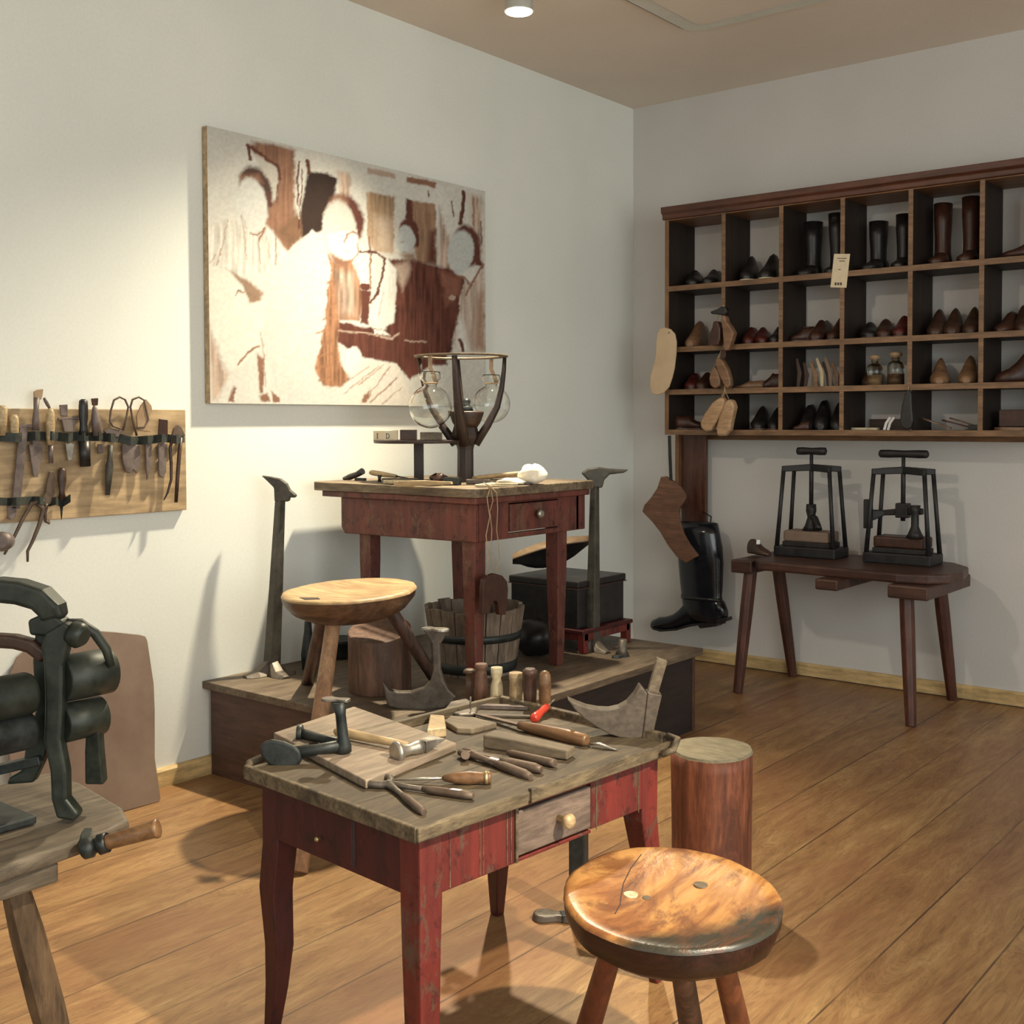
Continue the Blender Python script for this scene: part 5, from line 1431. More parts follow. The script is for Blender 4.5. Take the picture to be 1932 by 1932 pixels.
def yrod(px, py, r, y0_, y1_, mat, nm, prof=None, dx=0.0):
    c_ = m_(px, py); c_ = Vector((c_.x + dx, 0, c_.z))
    a_ = Vector((c_.x, Mo.y + y0_, c_.z)); b_ = Vector((c_.x, Mo.y + y1_, c_.z))
    return part(t, nm, MB().rod(a_, b_, prof or [(0, r * .9), (.02, r), (.98, r), (1, r * .9)], 28), mat)


yrod(95, 1300, .046, -.52, -.03, M['green_iron'], 'upper_roller')
yrod(95, 1368, .040, -.52, -.03, M['black_iron'], 'lower_roller')
yrod(112, 1282, .050, .03, .145, M['green_iron'], 'gear_drum')
yrod(112, 1366, .042, .03, .125, M['green_iron'], 'gear_drum')
part(t, 'adjusting_knob', MB().rod(m_(140, 1192, .01), m_(166, 1200, .02), [(0, .026), (.6, .028), (1, .018)], 16), M['green_iron'])
part(t, 'brace', MB().tube([m_(110, 1178, -.0), m_(145, 1180, -.02), m_(170, 1200, -.03), m_(188, 1232, -.04), m_(198, 1265, -.04)], [.012, .012, .011, .010, .008], 8), M['green_iron'])
# arched top beams
c0 = [m_(104, 1168), m_(100, 1150), m_(78, 1128), m_(40, 1116), m_(0, 1112), m_(-60, 1118), m_(-120, 1140)]
part(t, 'arched_beam', MB().bar(c0, .05, [.045, .055, .060, .062, .062, .06, .05], up=B_), M['green_iron'], .010, 3)
c1 = [m_(88, 1240), m_(60, 1218), m_(30, 1210), m_(0, 1208), m_(-60, 1212)]
part(t, 'wooden_lever', MB().bar(c1, .03, [.030, .034, .034, .034, .034], up=B_), M['last_dark'], .008, 3)
part(t, 'bed_plate', MB().box(Mo.x - .19, Mo.x + .02, Mo.y - .46, Mo.y - .02, BZ + .002, BZ + .020), M['black_iron'], .004)
part(t, 'cross_tie', MB().bar([m_(80, 1432, 0), m_(-80, 1470, 0)], .03, .02), M['black_iron'], .003)

# ---------------------------------------------------------------- pigeonhole cabinet
SY = -.28
XS = [.386, .73, 1.055, 1.378, 1.711, 2.035, 2.36]
TH = .022
ZS = [1.274, 1.490, 1.718, 2.046, 2.425]  # undersides of shelves, last is the underside of the top
t = thing('shoe_cabinet', 'wall mounted open pigeonhole cabinet of dark brown wood full of old shoes', 'cabinet', (1.3, 0, ZS[0]))
CT = 2.452
part(t, 'side_panel', MB().box(XS[0], XS[0] + TH, SY + .004, -.002, ZS[0], CT), M['cab_shade'], .002)
part(t, 'lit_front_edge', MB().box(XS[0] - .001, XS[0] + TH, SY - .002, SY + .004, ZS[0], CT), M['cabv'], .001)  # added strips carry the lit tone of the board edges
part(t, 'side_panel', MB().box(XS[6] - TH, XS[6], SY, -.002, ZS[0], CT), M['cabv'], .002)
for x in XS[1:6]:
    part(t, 'divider', MB().box(x - .002, x + TH - .004, SY + .004, -.002, ZS[0], CT), M['cab_shade'], .0015)
    part(t, 'lit_front_edge', MB().box(x - .003, x + TH - .003, SY - .001, SY + .005, ZS[0] + .01, CT), M['cab_lit_edge'], .001)
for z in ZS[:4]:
    part(t, 'shelf', MB().box(XS[0] + .002, XS[6] - .002, SY + .004, -.002, z, z + .026), M['cab_shade'], .0015)
    part(t, 'lit_front_edge', MB().box(XS[0] + .001, XS[6] - .001, SY - .003, SY + .006, z - .001, z + .027), M['cab_lit_edge'], .001)
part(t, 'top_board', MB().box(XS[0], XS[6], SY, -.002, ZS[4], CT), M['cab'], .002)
part(t, 'cornice', MB().prism([(XS[0] - .012, SY - .002, ZS[4] + .004), (XS[0] - .012, SY - .012, ZS[4] + .008), (XS[0] - .012, SY - .014, ZS[4] + .030), (XS[0] - .012, SY - .028, ZS[4] + .042), (XS[0] - .012, SY - .030, ZS[4] + .072), (XS[0] - .012, -.002, ZS[4] + .072), (XS[0] - .012, -.002, ZS[4] + .028), (XS[0] - .012, SY, ZS[4] + .028)], (XS[6] - XS[0] + .024, 0, 0)), M['cornice'], .003)
part(t, 'bottom_rail', MB().box(XS[0] + .02, XS[6], -.035, -.012, ZS[0] - .03, ZS[0]), M['cab'], .002)
# paper label pinned to the divider
o = [(1574, 479), (1604, 479), (1597, 543), (1567, 542)]
t = thing('paper_label', 'narrow cream paper label pinned on the front of the cabinet', 'label', pyy(1585, 543, SY - .004))
part(t, 'sheet', MB().prism([pyy(x, y, SY - .004) for x, y in o], (0, -.0015, 0)), M['paper'])
mb = MB()
for y, xa, xb in ((487, 1580, 1597), (492, 1583, 1594), (508, 1582, 1586)):
    mb.prism([pyy(xa, y, SY - .006), pyy(xb, y, SY - .006), pyy(xb, y + 1.2, SY - .006), pyy(xa, y + 1.2, SY - .006)], (0, -.0006, 0))
for xa in (1575, 1580, 1585):
    mb.prism([pyy(xa, 533, SY - .006), pyy(xa + 3.4, 533, SY - .006), pyy(xa + 3.2, 538, SY - .006), pyy(xa - .2, 538, SY - .006)], (0, -.0006, 0))
part(t, 'print_lines', mb, M['ink'])


# ---------------------------------------------------------------- shoes
def shoe_rings(L, W, H, kind, n=16):
    """toe at -x ... heel at +x, standing on z=0, centred"""
    prof = {'shoe': [(0, .25, .16), (.04, .55, .30), (.15, .85, .42), (.30, 1.0, .52), (.45, .92, .72), (.55, .80, .95), (.68, .72, .88), (.85, .76, .92), (.96, .66, .98), (1, .42, .92)],
            'last': [(0, .22, .12), (.04, .50, .24), (.15, .82, .36), (.30, 1.0, .46), (.45, .90, .66), (.58, .72, .92), (.72, .60, 1.0), (.88, .60, .98), (.97, .48, .84), (1, .30, .72)],
            'pointed': [(0, .10, .10), (.06, .34, .22), (.18, .70, .36), (.32, .95, .48), (.46, .88, .68), (.56, .74, .90), (.68, .68, .84), (.85, .72, .88), (.96, .62, .92), (1, .40, .86)]}[kind]
    rings = []
    for f, wv, hv in prof:
        x = -L / 2 + f * L; r = []
        for k in range(n):
            a = 2 * math.pi * k / n
            cy = math.cos(a); sz = math.sin(a)
            yy = W / 2 * wv * math.copysign(abs(cy) ** .8, cy)
            zz = H * hv * (.38 + .62 * sz) if sz > 0 else H * hv * .38 * (1 + max(-1, sz * 1.6))
            if sz > 0: yy *= (1 - .34 * sz ** 2 * min(1, f * 2))
            r.append(Vector((x, yy, max(0.0, zz) + .001)))
        rings.append(r)
    return rings


def make_shoe(name, label, cat, P, deg, L, W, H, kind, mat, solemat=None, open_=True, group=None, roll=0.0):
    P = Vector(P)
    if cat in ('shoe', 'shoe last', 'boot') and P.x < 2.4 and P.z > 1.2 and L > .12: L = min(L, .215); W = min(W * 1.08, .092); H *= 1.12; open_ = False
    X = Matrix.Translation(P) @ Matrix.Rotation(math.radians(deg), 4, 'Z') @ Matrix.Rotation(math.radians(roll), 4, 'X')
    z0_ = .008 if solemat else 0
    if solemat is None and not open_:
        return solo(name, label, cat, MB().loft(shoe_rings(L, W, H, kind)).xf(X), M[mat], P, group)
    t = thing(name, label, cat, P, group)
    part(t, 'upper', MB().loft([[q_ + Vector((0, 0, z0_)) for q_ in r_] for r_ in shoe_rings(L, W, H, kind)]).xf(X), M[mat])
    if solemat:
        part(t, 'sole', sole(MB(), (L / 2 + .004, 0, 0), L + .010, W * 1.04, (-1, 0, 0), (0, 0, 1), .010, .99).xf(X), M[solemat])
        part(t, 'heel', MB().loft([[Vector((L / 2 * .98 - .03 + .03 * math.cos(a) * (1 if math.cos(a) > 0 else .8), W * .33 * math.sin(a), zz)) for a in [2 * math.pi * k / 14 for k in range(14)]] for zz in (0, .014)], False).xf(X), M[solemat] if solemat != 'sole_pale' else M['black_leather'])
    if open_:
        rg_ = [[Vector((L * .20 + L * .24 * q_ * math.cos(a), W * .25 * q_ * math.sin(a), H * .93 + z0_ + e_)) for a in [2 * math.pi * k / 18 for k in range(18)]] for q_, e_ in ((1.0, 0), (1.08, .004), (.86, .004), (.80, 0))]
        part(t, 'collar', MB().loft(rg_, True, False, True).xf(X), M[mat])
    return t


def make_boot(name, label, P, deg, L, W, H, mat, group=None, lean=0.0):
    P = Vector(P)
    X = Matrix.Translation(P) @ Matrix.Rotation(math.radians(deg), 4, 'Z')
    t = thing(name, label, 'boot', P, group)
    part(t, 'foot', MB().loft([[q_ + Vector((0, 0, .008)) for q_ in r_] for r_ in shoe_rings(L, W, L * .36, 'shoe')]).xf(X), M[mat])
    rings = []
    for f, rx, ry in ((.10, .26, .40), (.25, .22, .36), (.45, .22, .36), (.7, .26, .40), (1.0, .28, .42)):
        rings.append([Vector((L * .20 + lean * f + L * rx * math.cos(a), W * ry * 1.1 * math.sin(a), H * f)) for a in [2 * math.pi * k / 20 for k in range(20)]])
    inner = [[Vector((q_.x * .96 + (L * .2 + lean) * .04, q_.y * .90, q_.z - .004)) for q_ in rings[-1]], [Vector((q_.x * .96 + (L * .2 + lean) * .04, q_.y * .9, q_.z - .05)) for q_ in rings[-1]]]
    part(t, 'shaft', MB().loft(rings + inner).xf(X), M[mat])
    part(t, 'sole', sole(MB(), (L / 2 + .004, 0, 0), L + .008, W * 1.02, (-1, 0, 0), (0, 0, 1), .010, .99).xf(X), M['last_dark'])
    return t


def cell(c, r, fx, y, dz=0.0, raw=False):
    if not raw: fx = max(.23, min(.77, fx - .14))
    """a point on the floor of a pigeonhole: c 0..5 from the left, r 0..3 from the top, fx 0..1 across"""
    z = ZS[3 - r] + .0262
    return Vector((XS[c] + TH + (XS[c + 1] - XS[c] - TH) * fx, y, z + dz))


COLN = ['first', 'second', 'third', 'fourth', 'fifth', 'sixth']
ROWN = ['top', 'second', 'third', 'bottom']


def where(c, r): return f'{COLN[c]} hole, {ROWN[r]} row'


FWD = 106  # toe towards the room
make_shoe('black_shoe', 'low black shoe, left one in the ' + where(0, 0), 'shoe', cell(0, 0, .30, -.13), FWD + 6, .24, .085, .085, 'shoe', 'black_leather', 'last_dark')
make_shoe('black_shoe', 'low black shoe, right one in the ' + where(0, 0), 'shoe', cell(0, 0, .72, -.13), FWD - 4, .24, .085, .080, 'shoe', 'black_leather', 'last_dark')
make_shoe('black_lady_shoe', 'black shoe with pale sole edge, left one in the ' + where(1, 0), 'shoe', cell(1, 0, .30, -.145), FWD, .25, .095, .125, 'last', 'black_leather', 'sole_pale', False)
make_shoe('black_lady_shoe', 'black shoe with pale sole edge, right one in the ' + where(1, 0), 'shoe', cell(1, 0, .76, -.145), FWD - 8, .25, .095, .125, 'last', 'black_leather', 'sole_pale', False)
make_boot('ankle_boot', 'tall black boot, left one in the ' + where(2, 0), cell(2, 0, .40, -.14), FWD - 16, .20, .10, .285, 'black_leather')
make_boot('ankle_boot', 'tall narrow black boot, right one in the ' + where(2, 0), cell(2, 0, .86, -.14), FWD - 10, .19, .095, .31, 'black_leather', lean=-.02)
make_boot('ankle_boot', 'black ankle boot, left one in the ' + where(3, 0), cell(3, 0, .44, -.14), FWD - 20, .20, .095, .25, 'black_leather')
make_boot('ankle_boot', 'black ankle boot at the right side of the ' + where(3, 0), cell(3, 0, .88, -.14), FWD - 10, .19, .09, .27, 'black_leather')
make_boot('brown_boot', 'tall brown boot, left one in the ' + where(4, 0), cell(4, 0, .40, -.14), FWD - 12, .21, .09, .30, 'brown_leather')
make_boot('brown_boot', 'tall brown boot, right one in the ' + where(4, 0), cell(4, 0, .84, -.14), FWD - 12, .21, .095, .315, 'brown_leather')
make_boot('brown_boot', 'light brown boot turned sideways in the ' + where(5, 0), cell(5, 0, .60, -.17), 10, .20, .09, .28, 'brown_leather', lean=.03)

make_shoe('tan_boot', 'tan shoe with light toe cap, left one in the ' + where(0, 1), 'shoe', cell(0, 1, .42, -.14), FWD - 8, .25, .09, .135, 'last', 'last', None, False)
make_shoe('tan_boot', 'tan shoe with light toe cap, right one in the ' + where(0, 1), 'shoe', cell(0, 1, .88, -.14), FWD - 8, .25, .09, .13, 'last', 'last', None, False)
make_shoe('brown_child_shoe', 'small dark red shoe, left one in the ' + where(1, 1), 'shoe', cell(1, 1, .33, -.13), FWD, .20, .075, .085, 'shoe', 'red_leather', 'last_dark')
make_shoe('brown_child_shoe', 'small dark red shoe in the middle of the ' + where(1, 1), 'shoe', cell(1, 1, .61, -.14), FWD + 8, .20, .075, .08, 'shoe', 'red_leather', 'last_dark')
make_shoe('black_child_shoe', 'small black shoe at the right of the ' + where(1, 1), 'shoe', cell(1, 1, .91, -.14), FWD - 6, .20, .075, .08, 'shoe', 'black_leather', 'last_dark')
make_shoe('brown_shoe', 'brown shoe lying at the left of the ' + where(2, 1), 'shoe', cell(2, 1, .34, -.20), 20, .12, .07, .07, 'shoe', 'brown_leather', 'last_dark')
make_shoe('brown_shoe', 'brown shoe in the middle of the ' + where(2, 1), 'shoe', cell(2, 1, .58, -.13), FWD - 10, .21, .085, .10, 'shoe', 'brown_leather', 'last_dark')
make_shoe('brown_shoe', 'taller brown shoe at the right side of the ' + where(2, 1), 'shoe', cell(2, 1, .92, -.13), FWD - 20, .20, .08, .11, 'last', 'brown_leather', 'last_dark', False)
make_shoe('dark_slipper', 'dark slipper at the left of the ' + where(3, 1), 'shoe', cell(3, 1, .34, -.14), FWD + 4, .22, .095, .075, 'shoe', 'black_leather', 'last_dark')
make_shoe('dark_slipper', 'dark slipper with reddish front in the middle of the ' + where(3, 1), 'shoe', cell(3, 1, .62, -.14), FWD, .22, .09, .085, 'shoe', 'last_dark' if 0 else 'brown_leather', 'last_dark')
make_shoe('dark_slipper', 'dark red slipper at the right of the ' + where(3, 1), 'shoe', cell(3, 1, .91, -.14), FWD - 8, .22, .085, .095, 'shoe', 'red_leather', 'last_dark')
for fx, ds in ((.34, 'left'), (.62, 'middle'), (.91, 'right')):
    make_shoe('dark_last', f'dark wooden shoe last, {ds} of three in the ' + where(4, 1), 'shoe last', cell(4, 1, fx, -.14), FWD - 6, .24, .085, .12, 'last', 'last_dark', None, False)
make_shoe('brown_last', 'brown wooden last lying in front in the ' + where(5, 1), 'shoe last', cell(5, 1, .22, -.16), FWD - 20, .22, .08, .09, 'last', 'brown_leather', None, False)
make_shoe('brown_last', 'taller brown wooden last behind in the ' + where(5, 1), 'shoe last', cell(5, 1, .56, -.13), FWD, .22, .085, .115, 'last', 'last_dark', None, False)

make_shoe('red_shoe', 'dark red low shoe, left one in the ' + where(0, 2), 'shoe', cell(0, 2, .27, -.14), FWD + 6, .22, .085, .08, 'shoe', 'red_leather', 'last_dark')
make_shoe('red_shoe', 'reddish brown low shoe, right one in the ' + where(0, 2), 'shoe', cell(0, 2, .62, -.14), FWD - 6, .22, .085, .082, 'shoe', 'brown_leather', 'last_dark')
make_shoe('brown_sandal', 'flat brown shoe lying sideways in the ' + where(1, 2), 'shoe', cell(1, 2, .35, -.17), 8, .18, .06, .04, 'pointed', 'last', None, False)
make_shoe('brown_sandal', 'small brown shoe standing at the right of the ' + where(1, 2), 'shoe', cell(1, 2, .74, -.12), 15, .13, .06, .075, 'shoe', 'brown_leather', None, False)
# leaning leather strips in the third hole
ORDN = 'first second third fourth fifth sixth seventh eighth'.split()
for i, fx in enumerate((.10, .22, .35, .50, .60, .70, .82, .92)):
    a_ = cell(2, 2, .06 + fx * .80, -.22 + .02 * (i % 3), 0, True); l_ = .035 if i > 2 else .012
    a_.x += .012
    b_ = a_ + Vector((-l_, .01, .145 - .02 * (i % 2)))
    solo('leather_offcut', f'narrow upright leather offcut, {ORDN[i]} from the left, ' + where(2, 2), 'leather',
         MB().bar([a_, a_ * .5 + b_ * .5 + Vector((.012, 0, 0)), b_], [.016, .022, .012], [.006, .007, .004], up=(0, 1, 0)), M['pale_wood'] if i == 4 else M[['last_dark', 'brown_leather', 'hide', 'last'][i % 4]], bev=.001, group='leather offcuts in the third row')


def jar(P, h, r, fillm, lab):
    t = thing('glass_jar', lab, 'jar', P)
    rs = [(.001, 0), (r, 0), (r, h * .55), (r * .85, h * .66), (r * .45, h * .72), (r * .45, h * .80), (r * .6, h * .82)]
    part(t, 'jar', MB().loft([[P + Vector((q_ * math.cos(2 * math.pi * k / 24), q_ * math.sin(2 * math.pi * k / 24), z_ + .0005)) for k in range(24)] for q_, z_ in rs]), M['jar_glass'])
    part(t, 'contents', MB().rod(P + Vector((0, 0, .003)), P + Vector((0, 0, h * .34)), [(0, r * .9), (1, r * .9)], 20), M[fillm])
    part(t, 'stopper', MB().rod(P + Vector((0, 0, h * .78)), P + Vector((0, 0, h)), [(0, r * .36), (.3, r * .36), (.4, r * .7), (.8, r * .75), (1, r * .4)], 16), M['tan_leather'])


jar(cell(3, 2, .53, -.20), .150, .037, 'last_tan', 'stoppered glass jar with light contents, left one in the ' + where(3, 2))
jar(cell(3, 2, .86, -.20), .160, .040, 'last', 'stoppered glass jar with darker contents, right one in the ' + where(3, 2))
make_shoe('dark_lump', 'dark brown shoe last in shadow at the left of the ' + where(3, 2), 'shoe last', cell(3, 2, .22, -.12), FWD, .2, .08, .10, 'last', 'last_dark', None, False)
make_shoe('wooden_last', 'light wooden shoe last, left one in the ' + where(4, 2), 'shoe last', cell(4, 2, .42, -.145), FWD, .24, .095, .115, 'last', 'last', None, False)
make_shoe('wooden_last', 'light wooden shoe last, right one in the ' + where(4, 2), 'shoe last', cell(4, 2, .86, -.145), FWD - 6, .24, .095, .12, 'last', 'last', None, False)
make_shoe('wooden_last', 'reddish wooden shoe last in the ' + where(5, 2), 'shoe last', cell(5, 2, .52, -.145), 20, .22, .09, .125, 'last', 'brown_leather', None, False)

make_shoe('brown_clog', 'brown shoe lying in the ' + where(0, 3), 'shoe', cell(0, 3, .33, -.17), 200, .17, .075, .065, 'shoe', 'brown_leather', 'last_dark')
make_shoe('black_shoe', 'black shoe, left one in the ' + where(1, 3), 'shoe', cell(1, 3, .58, -.14), FWD, .22, .085, .105, 'last', 'black_leather', 'last_dark', False)
make_shoe('black_shoe', 'black shoe, right one in the ' + where(1, 3), 'shoe', cell(1, 3, .88, -.14), FWD, .22, .08, .10, 'last', 'black_leather', 'last_dark', False)
for i, (fx, y, dz, hh) in enumerate(((.34, -.12, 0, .12), (.62, -.12, 0, .14), (.91, -.12, 0, .13))):
    make_shoe('stout_black_boot', f'black leather boot, {["left", "middle", "right"][i]} of three in the dark ' + where(2, 3), 'boot', cell(2, 3, fx, y, dz), FWD, .21, .08, hh, 'shoe', 'black_leather', None, False)
make_shoe('small_brown_shoe', 'small brown shoe in front of the black boots in the ' + where(2, 3), 'shoe', cell(2, 3, .40, -.235), 15, .085, .05, .045, 'shoe', 'brown_leather', None, False)
solo('pale_sole', 'pale sole lying flat in the ' + where(3, 3), 'sole', sole(MB(), cell(3, 3, .60, -.20), .15, .06, (-1, .15, 0), (0, 0, 1), .012), M['sole_pale'], bev=.002)
solo('dark_backboard', 'low dark board standing at the back of the ' + where(3, 3), 'board', MB().box(XS[3] + .05, XS[4] - .01, -.03, -.015, ZS[0] + .0262, ZS[0] + .08), M['last_dark'])
for i, fx in enumerate((.73, .79)):
    a_ = cell(3, 3, fx, -.235)
    solo('white_strip', f'white curved strip, {["left", "right"][i]} of two in the ' + where(3, 3), 'strip', MB().bar([a_ + Vector((0, 0, .001)), a_ + Vector((.010, 0, .035)), a_ + Vector((.030, .0, .062))], .012, .006, up=(0, 1, 0)), M['label_white'])
# hanging black shoe horn shaped last at the divider
t = thing('hanging_black_shoe', 'slim black shoe hanging toe up on the cabinet front', 'shoe', pyy(1712, 812, SY - .03))
o = [(1708, 738), (1714, 734), (1719, 742), (1720, 770), (1722, 795), (1718, 808), (1710, 812), (1700, 806), (1697, 795), (1701, 765)]
part(t, 'upper', MB().prism([pyy(x, y, SY - .035) for x, y in o], (0, .028, 0)), M['black_leather'], .007, 3)
part(t, 'cord', MB().tube([pyy(1714, 738, SY - .02), pyy(1714, 728, SY - .004)], .002, 6), M['string'])
for i, (fa, fb, mt) in enumerate(((.06, .50, 'last'), (.34, .80, 'red_leather'), (.42, .92, 'last'))):
    a_ = cell(4, 3, fa, -.20 + .03 * i, .055 if i != 1 else .045, True); b_ = cell(4, 3, fb, -.18 + .03 * i, .006, True)
    solo('leather_sole', f'{["brown", "dark red", "light brown"][i]} leather sole leaning in the ' + where(4, 3), 'sole', sole(MB(), b_, (a_ - b_).length, .06, a_ - b_, (0, 0, 1), .006), M[mt], bev=.001)
solo('rubber_heel_pad', 'small black pad at the right of the ' + where(4, 3), 'pad', MB().box(XS[5] - .07, XS[5] - .012, -.20, -.10, ZS[0] + .0262, ZS[0] + .052), M['black_leather'], bev=.002)
solo('brown_carton', 'reddish brown box in the ' + where(5, 3), 'box', MB().box(2.10, 2.33, -.20, -.06, ZS[0] + .042, ZS[0] + .120), M['brown_leather'], bev=.004)
solo('brown_base_sole', 'flat brown sole under the reddish box in the ' + where(5, 3), 'sole', sole(MB(), (2.30, -.19, ZS[0] + .0262), .22, .09, (-1, 0, 0), (0, 0, 1), .014), M['last'])

# ---------------------------------------------------------------- lasts hanging on cords in front of the cabinet
YH = SY - .045
hy = lambda px, py, d=0.0: pyy(px, py, YH + d)


def hang(name, label, cat, pts, th, mat, cord=None, bev=.008, extra=None):
    xs = [q_[0] for q_ in pts]; ys_ = [q_[1] for q_ in pts]
    t = thing(name, label, cat, hy(sum(xs) / len(xs), max(ys_)))
    p_ = part(t, 'body', MB().prism([hy(x, y, -th / 2) for x, y in pts], (0, th, 0)), M[mat], bev, 3)
    if cord: part(t, 'cord', MB().tube([pyy(*q_) for q_ in cord], .0022, 6), M['string'])
    return t


top_nail = (1362, 578, SY - .004)
hang('hanging_black_last', 'small black shoe form hanging topmost on the cabinet front', 'shoe last', [(1339, 588), (1352, 583), (1360, 578), (1368, 579), (1372, 588), (1368, 594), (1352, 593), (1341, 592)], .04, 'black_leather', [(1364, 580, YH), (1366, 570, SY - .004)])
hang('hanging_child_shoe', 'dark reddish child shoe hanging left below the black form', 'shoe', [(1345, 606), (1354, 606), (1358, 618), (1358, 640), (1354, 652), (1343, 652), (1337, 645), (1338, 628), (1343, 618)], .045, 'brown_leather', [(1350, 607, YH), (1360, 590, YH), (1366, 571, SY - .004)])
hang('hanging_brown_last', 'brown wooden last hanging right below the black form', 'shoe last', [(1361, 594), (1368, 596), (1370, 606), (1379, 618), (1384, 628), (1380, 642), (1374, 660), (1366, 662), (1364, 645), (1362, 620), (1359, 604)], .045, 'last', [(1367, 597, YH + .01), (1366, 572, SY - .004)])
hang('hanging_small_sole', 'small brown leather piece hanging in the middle of the cord', 'leather', [(1360, 660), (1368, 662), (1369, 672), (1364, 680), (1359, 672)], .015, 'brown_leather', [(1365, 661, YH + .01), (1367, 640, YH + .025)], .003)
hang('hanging_slim_last', 'slim tan wooden last hanging in the middle of the string', 'shoe last', [(1349, 678), (1356, 675), (1364, 682), (1372, 697), (1377, 715), (1378, 727), (1371, 734), (1364, 724), (1356, 708), (1350, 692)], .04, 'last', [(1354, 677, YH), (1364, 664, YH), (1366, 645, YH + .03)])
hang('hanging_patterned_last', 'brown last with dark perforations hanging behind the slim last', 'shoe last', [(1340, 700), (1347, 690), (1354, 700), (1358, 715), (1357, 728), (1348, 733), (1340, 728), (1337, 715)], .03, 'last', [(1348, 692, YH), (1356, 672, YH), (1366, 650, YH + .03)])
hang('hanging_pale_last', 'pale wooden last, left of the two lowest hanging on the cabinet', 'shoe last', [(1357, 749), (1365, 751), (1367, 758), (1360, 778), (1348, 800), (1340, 812), (1330, 815), (1322, 808), (1320, 798), (1328, 780), (1342, 760)], .05, 'last_tan', [(1362, 751, YH), (1367, 738, YH), (1368, 700, YH + .03)], .014)
hang('hanging_pale_last', 'pale wooden last, right of the two lowest hanging on the cabinet', 'shoe last', [(1374, 752), (1382, 756), (1385, 768), (1380, 790), (1376, 812), (1366, 822), (1352, 823), (1350, 808), (1355, 788), (1362, 768), (1368, 757)], .05, 'last_tan', [(1375, 753, YH), (1368, 738, YH), (1369, 702, YH + .03)], .014)
# big insole hanging on the cabinet's left side
o = [(1245, 620), (1254, 618), (1265, 621), (1273, 630), (1276, 645), (1275, 670), (1272, 695), (1268, 712), (1262, 730), (1252, 741), (1240, 745), (1230, 742), (1226, 730), (1227, 708), (1232, 692), (1237, 672), (1238, 645), (1240, 630)]
t = thing('giant_insole', 'large pale insole hanging at the left corner of the cabinet', 'insole', hy(1245, 745, -.0))
part(t, 'insole', MB().prism([hy(x, y, -.008) for x, y in o], (0, .010, 0)), M['insole'], .003)
part(t, 'nail', MB().rod(hy(1262, 628, -.012), pyy(1262, 628, SY + .01), [(0, .004), (1, .002)], 8), M['black_iron'])

# plank under the cabinet, boot and wooden foot board
t = thing('support_plank', 'vertical dark brown plank below the left end of the cabinet', 'plank', (.42, -.08, .74))
xa, xb = pyy(1284, 900, -.09).x, pyy(1330, 900, -.09).x
part(t, 'plank', MB().box(xa, xb, -.082, -.055, .74, ZS[0] - .001), M['plank_brown'], .003)
part(t, 'edge_strip', MB().box(xa - .024, xa, -.11, -.06, .86, ZS[0] - .001), M['cabv'], .003)
YB = -.168
by = lambda px, py, d=0.0: pyy(px, py, YB + d)
t = thing('riding_boot', 'tall glossy black riding boot hanging below the cabinet', 'boot', by(1310, 1190))
rings = []
for y, xl, xr, dp in ((1172, 1300, 1369, .045), (1160, 1292, 1370, .050), (1145, 1289, 1368, .052), (1128, 1287, 1361, .052), (1100, 1284, 1363, .058), (1060, 1281, 1364, .068), (1030, 1281, 1362, .072), (1005, 1282, 1357, .070), (986, 1284, 1353, .066)):
    a_, b_ = by(xl, y), by(xr, y); c_ = (a_ + b_) / 2; hx = (b_.x - a_.x) / 2
    rings.append([Vector((c_.x + hx * math.cos(2 * math.pi * k / 28), YB + dp * math.sin(2 * math.pi * k / 28), c_.z)) for k in range(28)])
inn_ = [[Vector((q_.x * .95 + .05 * (sum(p_.x for p_ in rings[-1]) / 28), YB + (q_.y - YB) * .92, q_.z - .003)) for q_ in rings[-1]]]
inn_.append([q_ - Vector((0, 0, .08)) for q_ in inn_[0]])
part(t, 'shaft', MB().loft(rings + inn_), M['boot'])
fr = []
for x, yt, yb, dp in ((1229, 1176, 1184, .012), (1233, 1169, 1187, .030), (1245, 1164, 1188, .040), (1258, 1163, 1188, .043), (1272, 1158, 1187, .043), (1284, 1148, 1185, .041), (1296, 1134, 1180, .040), (1312, 1125, 1176, .040), (1330, 1122, 1174, .040), (1350, 1122, 1172, .040), (1365, 1134, 1170, .034), (1371, 1148, 1168, .018)):
    a_, b_ = by(x, yt), by(x, yb); zc = (a_.z + b_.z) / 2; hz_ = (a_.z - b_.z) / 2
    fr.append([Vector((a_.x, YB + dp * math.cos(2 * math.pi * k / 20), zc + hz_ * math.sin(2 * math.pi * k / 20))) for k in range(20)])
part(t, 'foot', MB().loft(fr), M['boot'])
part(t, 'sole', MB().prism([by(x, y, -.038) for x, y in ((1230, 1184), (1250, 1188), (1275, 1186), (1300, 1178), (1318, 1176), (1318, 1180), (1300, 1183), (1275, 1190), (1245, 1192), (1231, 1188))], (0, .076, 0)), M['black_leather'], .003)
part(t, 'heel', MB().prism([by(x, y, -.034) for x, y in ((1314, 1177), (1352, 1170), (1370, 1165), (1371, 1172), (1352, 1178), (1352, 1182), (1320, 1186))], (0, .068, 0)), M['black_leather'], .004)
part(t, 'ankle_strap', MB().loft([[q_ + (q_ - Vector((sum(p_.x for p_ in rings[3]) / 28, YB, q_.z))) * .04 + Vector((0, 0, dz)) for q_ in rings[3]] for dz in (-.010, .010)], True), M['boot'])
part(t, 'hanging_loop', MB().tube([by(1340, 990, .03), by(1342, 975, .06), pyy(1325, 965, -.085)], .004, 6), M['black_leather'])
